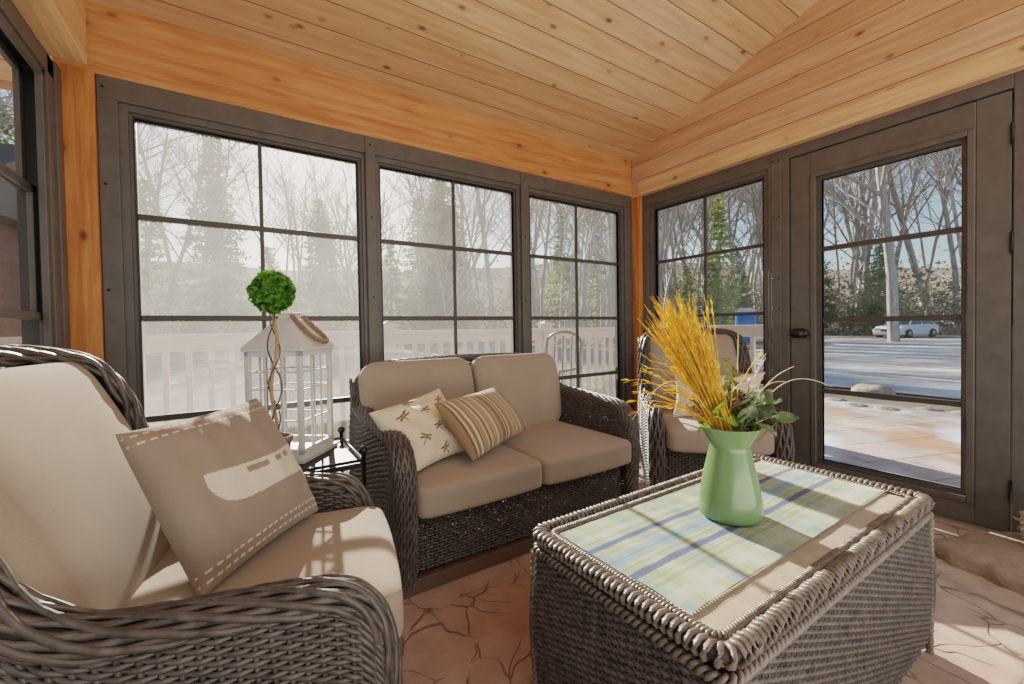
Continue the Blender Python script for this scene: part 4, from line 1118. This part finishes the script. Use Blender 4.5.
# brown shed seen through the side window
def shed():
    root = empty('shed', (-9.0, 8.0, -.2), R(-8), label='brown board-sided shed seen through the left side window', cat='shed')
    w = MB(); w.box(-3.2, 3.2, -2, 2, 0, 3.0); w.build('walls', wood_mat('brown_siding', srgb(124, 94, 80), srgb(98, 72, 60), 'x', .18, 'z', boardvar=.15, knots=.6), root, smooth=False)
    r = MB(); r.prism([(-3.5, -2.4, 2.9), (-3.5, 0, 4.3), (-3.5, 2.4, 2.9)], (7, 0, 0)); r.build('roof', plain('dark_shingle', srgb(70, 66, 64), .9, 0, .2, 12), root, smooth=False)
shed()

# parked white car
def car():
    root = empty('car', (39, 7.7, -.18), R(166), label='white car parked on the gravel drive, seen through the glass door', cat='car')
    paint = plain('white_car_paint', srgb(232, 234, 238), .25, 0, .02); glassm = plain('car_glass', srgb(52, 60, 70), .1, 0, .1); black = plain('tyre', srgb(30, 30, 30), .8, 0, .1)
    # side outline (length x, height z), front at +x
    low = [(-2.2, .35), (-2.28, .62), (-2.2, .95), (-1.2, 1.02), (1.0, .98), (1.9, .86), (2.22, .66), (2.24, .36), (2.1, .24), (-2.1, .24)]
    def loft(mb, out, ws, mi):
        out = np.array(out); L = []
        for y, k in ws: L.append(np.stack([out[:, 0] * (1 - (1 - k) * .06), np.full(len(out), y), .24 + (out[:, 1] - .24) * k], -1))
        mb.grid(np.array(L), mi, closed_v=True); n = len(out); o0 = mb.n - n * len(ws)
        mb.ng = getattr(mb, 'ng', []) + [(list(range(o0, o0 + n)), mi), (list(range(mb.n - n, mb.n))[::-1], mi)]
    b = MB(); loft(b, low, [(-.88, .92), (-.82, 1), (.82, 1), (.88, .92)], 0); b.build('body', paint, root, smooth=False, bevel=.03)
    g = MB(); V = [(-1.95, .76, .99), (1.05, .76, .97), (.35, .62, 1.44), (-1.35, .62, 1.46)]
    V = [(x, y, z) for x, y, z in V] + [(x, -y, z) for x, y, z in V]
    g.add(V, [(0, 1, 2, 3), (7, 6, 5, 4), (1, 5, 6, 2), (4, 0, 3, 7), (3, 2, 6, 7)]); g.build('windows', glassm, root, smooth=False)
    r = MB(); r.add([(.32, .63, 1.445), (-1.33, .63, 1.465), (-1.33, -.63, 1.465), (.32, -.63, 1.445)], [(0, 1, 2, 3)]); 
    for sy in (-1, 1):
        for a_, b_ in (((1.02, .765, .975), (.35, .625, 1.45)), ((-.45, .76, .98), (-.45, .63, 1.45)), ((-1.93, .765, .99), (-1.35, .625, 1.46))): r.tubes([[(a_[0], sy * a_[1], a_[2]), (b_[0], sy * b_[1], b_[2])]], .035, N=(0, 1, 0), sides=6)
    r.build('roof', paint, root, smooth=False, solidify=.04)
    for x in (-1.4, 1.4):
        for sy in (-1, 1):
            w_ = MB(); w_.lathe([(0, 0), (.2, .0), (.33, .0), (.33, .2), (0, .2)], (x, sy * .9 - .1, .33), 20, axis='y'); wo = w_.build('wheel', black, root)
            h = MB(); h.lathe([(0, 0), (.19, 0), (.19, .012), (0, .03)], (x, sy * .9 + (.1 if sy > 0 else -.11), .33), 16, axis='y'); h.build('hubcap', plain('alloy', srgb(170, 172, 176), .3, .7, .05), wo)
    for sy in (-1, 1):
        h = MB(); h.obox((2.17, sy * .6, .68), (.12, 0, 0), (0, .36, 0), (0, 0, .14)); h.build('headlight', plain('headlamp', srgb(200, 206, 214), .1, .3, .05), root, smooth=False, bevel=.03)
    h = MB(); h.obox((2.23, 0, .60), (.06, 0, 0), (0, .72, 0), (0, 0, .18)); h.build('grille', black, root, smooth=False)
car()

# blue portable toilet
def toilet():
    root = empty('portable_toilet', (24.6, 11.95, -.2), R(-150), label='bright blue portable toilet across the drive, above the white railing', cat='portable toilet')
    blue = plain('blue_plastic', srgb(60, 160, 236), .5, 0, .06); wh = plain('translucent_roof', srgb(210, 222, 232), .5, 0, .04); dk = plain('blue_dark', srgb(30, 118, 200), .5, 0, .06)
    b = MB(); b.box(-.56, .56, -.56, .56, .08, 2.02); b.build('cabin', blue, root, smooth=False, bevel=.03)
    b = MB(); b.box(-.6, .6, -.6, .6, 0, .08); b.build('skid', dk, root, smooth=False)
    r = MB(); a = np.linspace(0, np.pi, 12); P = np.array([[(x, -.58 * math.cos(t), 2.02 + .22 * math.sin(t)) for t in a] for x in (-.58, .58)]); r.grid(P); r.ng = [(list(range(12)), 0), (list(range(12, 24))[::-1], 0)]; r.build('roof', wh, root, smooth=False)
    d = MB(); d.box(.561, .59, -.42, .42, .14, 1.95); dd = d.build('door', dk, root, smooth=False, bevel=.01)
    h = MB(); h.box(.59, .62, .28, .36, 1.0, 1.12); h.build('handle', wh, dd, smooth=False)
toilet()

# trees -------------------------------------------------------------
bark = NT('grey_bark'); v = bark.coord((1, 1, .25)); nn = bark.noise(v, 9, 5, .7); bark.bsdf(bark.ramp(nn, [(.3, srgb(140, 128, 118)), (.7, srgb(206, 196, 184))]), .9, 0, None, .2)
barkb = NT('pale_birch_bark'); v = barkb.coord((1, 1, 3)); nn = barkb.noise(v, 3, 5, .7); barkb.bsdf(barkb.ramp(nn, [(.35, srgb(140, 130, 120)), (.5, srgb(214, 208, 200))]), .8, 0, None, .2)
def bare_tree_mesh(seed, H=14, r0=.16, spread=1.0, fork=.3):
    rg = np.random.default_rng(seed); segs = []
    def grow(p, d, L, r, lvl):
        n = 4 if lvl < 2 else 3; pts = [p]
        for i in range(n):
            d = d + rg.normal(0, .07 + .05 * lvl, 3) + np.array([0, 0, .05]); d /= np.linalg.norm(d)
            p2 = p + d * L / n; segs.append((p, p2, r * (1 - .55 * i / n), r * (1 - .55 * (i + 1) / n))); p = p2; pts.append(p)
        if lvl >= 4 or r < .012: return
        k = {0: 9, 1: 5, 2: 4, 3: 3}[lvl]
        for i in range(k):
            t = rg.uniform(.4 if lvl == 0 else .25, 1.0) if lvl else fork + (1 - fork) * (i + rg.random()) / k
            q = pts[0] + 0; j = min(int(t * n), n - 1); q = pts[j] + (pts[j + 1] - pts[j]) * (t * n - j)
            a = rg.uniform(0, 2 * np.pi); s = np.array([math.cos(a), math.sin(a), rg.uniform(.2, .9)]) * spread
            dd = d * .7 + s * .75; dd /= np.linalg.norm(dd)
            rr_ = r * (1 - .5 * t) * rg.uniform(.35, .6)
            grow(q, dd, L * rg.uniform(.34, .52) * (1.25 - .6 * t if lvl == 0 else 1), rr_, lvl + 1)
    grow(np.array([0., 0, -.3]), np.array([0, 0, 1.]), H, r0, 0)
    A = np.array([s[0] for s in segs]); B = np.array([s[1] for s in segs]); ra = np.array([s[2] for s in segs]); rb = np.array([s[3] for s in segs])
    mb = MB(); P = np.stack([A, B], 1); rr = np.maximum(np.stack([ra, rb], 1), .011)
    D = (B - A); D /= np.linalg.norm(D, axis=1, keepdims=True); ref = np.where(np.abs(D[:, 2:3]) > .9, np.array([1., 0, 0]), np.array([0, 0, 1.]))
    mb.tubes(P, rr, np.repeat(ref[:, None], 2, 1), 4); return mb
def conifer_mesh(seed, H=13, Rb=2.6, dens=1.0, start=.12):
    rg = np.random.default_rng(seed); tr = MB()
    tr.tubes([[(0, 0, -.3), (0, 0, H * .5), (0, 0, H)]], np.array([[.16, .1, .02]]), N=(1, 0, 0), sides=6)
    mb = MB(); P = []; N = []
    nl = int(H * 2.6 * dens)
    for i in range(nl):
        t = start + (1 - start) * i / nl; z = H * t; Rr = Rb * (1 - t) ** .75 * rg.uniform(.7, 1.1) + .12
        for k in range(7):
            a = rg.uniform(0, 2 * np.pi); d = np.array([math.cos(a), math.sin(a), -.12 + rg.normal(0, .1)])
            tr.tubes([[(0, 0, z), tuple(np.array([0, 0, z]) + d * Rr)]], np.array([[.03, .008]]), N=(0, 0, 1), sides=3)
            m = int(26 * Rr / Rb) + 6; s = rg.uniform(.15, 1, m) ** .8
            q = np.array([0, 0, z]) + d * Rr * s[:, None] + rg.normal(0, .13, (m, 3)) * np.array([1, 1, .5]); P.append(q)
            N.append(rg.normal(0, .5, (m, 3)) + np.array([0, 0, 1.]) )
    P = np.vstack(P); N = np.vstack(N); N /= np.linalg.norm(N, axis=1, keepdims=True)
    leaf_quads(mb, P, N, .34, rg, aspect=.42, fold=.1)
    return tr, mb
pine_a = leaf_mat('hemlock_needles', srgb(92, 110, 66), srgb(156, 170, 110), .7, .4)
pine_b = leaf_mat('young_pine_needles', srgb(140, 158, 84), srgb(200, 208, 136), .7, .45)
def make_bare(seed, H, r0, m=None, **kw):
    mb = bare_tree_mesh(seed, H, r0, **kw); return mb.build('bare_tree', m or bark.m, smooth=True)
def make_con(seed, H, Rb, mat, **kw):
    tr, lf = conifer_mesh(seed, H, Rb, **kw); root = empty('evergreen_tree')
    tr.build('trunk', bark.m, root); lf.build('foliage', mat, root); return root
rt = random.Random(5)
def ok_sun(x, y, H):
    """keep the low sun's corridor to the windows free"""
    if y <= 0: return True
    if -8 + .16 * y < x < 5.5 + .16 * y: return H < .37 * y + .2
    return True
spots_b = []; spots_e = []
# directions through the back windows
def polar(slope, y): return (-3.0 + slope * (y + 2.55), y)
for i in range(80):
    sl = rt.uniform(-.4, 1.35); y = rt.uniform(28, 62) ; spots_b.append((*polar(sl, y), y))
for i in range(20):
    sl = rt.uniform(.45, 1.35); y = rt.uniform(12, 22); spots_b.append((*polar(sl, y), y))
for i in range(36):
    sl = rt.uniform(-.75, 1.2); y = rt.uniform(26, 52); spots_e.append((*polar(sl, y), y))
# through the door side
def polx(slope, x): return (x, -2.55 + slope * (x + 3.0))
for i in range(70):
    sl = rt.uniform(.10, .85); x = rt.uniform(46, 74); spots_b.append((*polx(sl, x), 40))
for i in range(7):
    sl = rt.uniform(.12, .8); x = rt.uniform(44, 60); spots_e.append((*polx(sl, x), 40))
protos_b = [make_bare(1, 15, .17), make_bare(2, 14, .13, fork=.45), make_bare(3, 16, .2, fork=.25, spread=1.15), make_bare(4, 13, .11, barkb.m, fork=.5), make_bare(8, 15, .14, fork=.4)]
protos_e = [make_con(11, 14, 3.2, pine_a), make_con(12, 12, 2.6, pine_a, dens=.8), make_con(13, 9, 2.3, pine_b, start=.03)]
Hb = [15, 14, 16, 13, 15]; He = [14, 12, 9]
used = set()
LB = ['bare grey-barked tree in the woods behind the house', 'bare pale-barked birch in the woods behind the house']
def side_word(x, y): return 'beyond the deck railing' if y > x * .85 + 2 else 'beyond the gravel drive'
def put(protos, i, x, y, s, rz, is_b):
    src = protos[i]
    if ('b' if is_b else 'e', i) not in used: o = src; used.add(('b' if is_b else 'e', i))
    else: o = copy_tree(src)
    z = -.25 + max(0, math.hypot(x * .8, y) - 46) ** 1.25 * .10
    o.location = (x, y, z); o.rotation_euler = (0, 0, rz); o.scale = (s, s, s * 1.0)
    w = side_word(x, y)
    if is_b: tag(o, ('slender pale-barked bare birch ' if i == 3 else 'leafless grey-barked woodland tree ') + w, 'tree', ('bare birches ' if i == 3 else 'leafless trees ') + w)
    else: tag(o, (('small yellow-green young pine ' if i == 2 else 'tall dark green evergreen tree ') + w), 'tree', ('young pines ' if i == 2 else 'evergreens ') + w)
for k, (x, y, _) in enumerate(spots_b):
    i = k % 5; d = math.hypot(x + 3, y + 2.5); s = rt.uniform(.95, 1.25) * (1.0 if d < 35 else min(1.5, d / 34))
    H = Hb[i] * s * 1.12
    if not ok_sun(x, y, H): s = s * min(1, (.37 * y) / H)
    put(protos_b, i, x, y, s, rt.uniform(0, 6), True)
for k, (x, y, _) in enumerate(spots_e):
    i = (k * 7) % 3; d = math.hypot(x + 3, y + 2.5); s = rt.uniform(.85, 1.15) * (1.0 if d < 40 else d / 40)
    if x > 38: s *= .62
    if not ok_sun(x, y, He[i] * s): s = s * min(1, (.37 * y) / (He[i] * s))
    put(protos_e, i, x, y, s, rt.uniform(0, 6), False)
# a tall twin-trunk tree nearer the drive and the pine seen in the narrow window
big = make_bare(31, 17, .30, fork=.32, spread=1.1); big.location = (29.5, 5.9, -.25); tag(big, 'tallest thick-trunked bare tree, standing behind the white car', 'tree')
pn = make_con(41, 11.0, 1.7, pine_b, dens=.75); pn.location = (27.5, 15.4, -.25); tag(pn, 'lone yellow-green pine rising behind the blue portable toilet', 'tree')
# low undergrowth
ug = MB(); rg = np.random.default_rng(77); P = []
for k in range(900):
    if k % 2: x, y = polar(rg.uniform(-.8, 1.3), rg.uniform(26, 70))
    else: x, y = polx(rg.uniform(.05, .95), rg.uniform(46, 84))
    m = 70; c = np.array([x, y, -.2 + max(0, math.hypot(x * .8, y) - 46) ** 1.25 * .10]); P.append(c + rg.normal(0, 1, (m, 3)) * np.array([1.3, 1.3, .8 + .02 * (x + y)]) + np.array([0, 0, .9]))
P = np.vstack(P); leaf_quads(ug, P, rg.normal(0, 1, P.shape), .42, rg, aspect=.35)
o = ug.build('undergrowth', leaf_mat('brushwood', srgb(124, 112, 98), srgb(160, 154, 128), .9, .2)); tag(o, 'low tangled brush at the foot of the woods', 'undergrowth', kind='stuff')

# ------------------------------------------------------------------ light
w = bpy.data.worlds.new('World'); SC.world = w; w.use_nodes = True; nt = w.node_tree; nt.nodes.clear()
sky = nt.nodes.new('ShaderNodeTexSky'); sky.sky_type = 'NISHITA'; sky.sun_disc = False; sky.sun_elevation = R(24); sky.sun_rotation = R(10); sky.air_density = 1.2; sky.dust_density = 1.0; sky.ozone_density = 2.5
bg = nt.nodes.new('ShaderNodeBackground'); bg.inputs[1].default_value = .19; out = nt.nodes.new('ShaderNodeOutputWorld')
nt.links.new(sky.outputs[0], bg.inputs[0]); nt.links.new(bg.outputs[0], out.inputs[0])
def lamp(name, typ, loc, direction, energy, color=(1, 1, 1), **kw):
    l = bpy.data.lights.new(name, typ); l.energy = energy; l.color = color
    for k, v_ in kw.items(): setattr(l, k, v_)
    o = bpy.data.objects.new(name, l); COL.objects.link(o); o.location = loc
    o.rotation_euler = Vector(direction).to_track_quat('-Z', 'Y').to_euler(); return o
lamp('sun', 'SUN', (5, 30, 15), (-.16, -1, -.45), 19, (1, .93, .82), angle=R(.6))
# broad soft fill lights, added unseen behind the camera to brighten room and ceiling
lamp('porch_fill', 'AREA', (-1.9, -3.5, 2.2), (.05, .8, -.45), 24, (1, .96, .91), shape='RECTANGLE', size=3.0, size_y=1.2)
lamp('up_fill', 'AREA', (-2.0, -3.3, .5), (.1, .5, .9), 34, (1, .94, .88), shape='RECTANGLE', size=2.6, size_y=1.0)

cam = bpy.data.cameras.new('camera'); co = bpy.data.objects.new('camera', cam); COL.objects.link(co); SC.camera = co
yaw, pitch, roll, f = .5788, -.0183, -.0159, 421.55
cam.sensor_width = 36; cam.lens = 36 * f / 1024; cam.clip_start = .05; cam.clip_end = 500
cam.shift_x = (512 - 510.86) / 1024; cam.shift_y = (335.87 - 342) / 1024
Fv = Vector((math.sin(yaw) * math.cos(pitch), math.cos(yaw) * math.cos(pitch), math.sin(pitch)))
Rv = Vector((math.cos(yaw), -math.sin(yaw), 0)); Uv = Rv.cross(Fv)
R2 = Rv * math.cos(roll) + Uv * math.sin(roll); U2 = -Rv * math.sin(roll) + Uv * math.cos(roll)
mt = Matrix((R2, U2, -Fv)).transposed().to_4x4(); mt.translation = Vector((-3.0131, -2.5503, 1.0056)); co.matrix_world = mt

SC.cycles.use_denoising = True
SC.cycles.max_bounces = 9; SC.cycles.diffuse_bounces = 4; SC.cycles.transparent_max_bounces = 24
SC.cycles.sample_clamp_indirect = 6
SC.view_settings.view_transform = 'Filmic'
SC.view_settings.look = 'Medium Contrast'
SC.view_settings.exposure = -.05
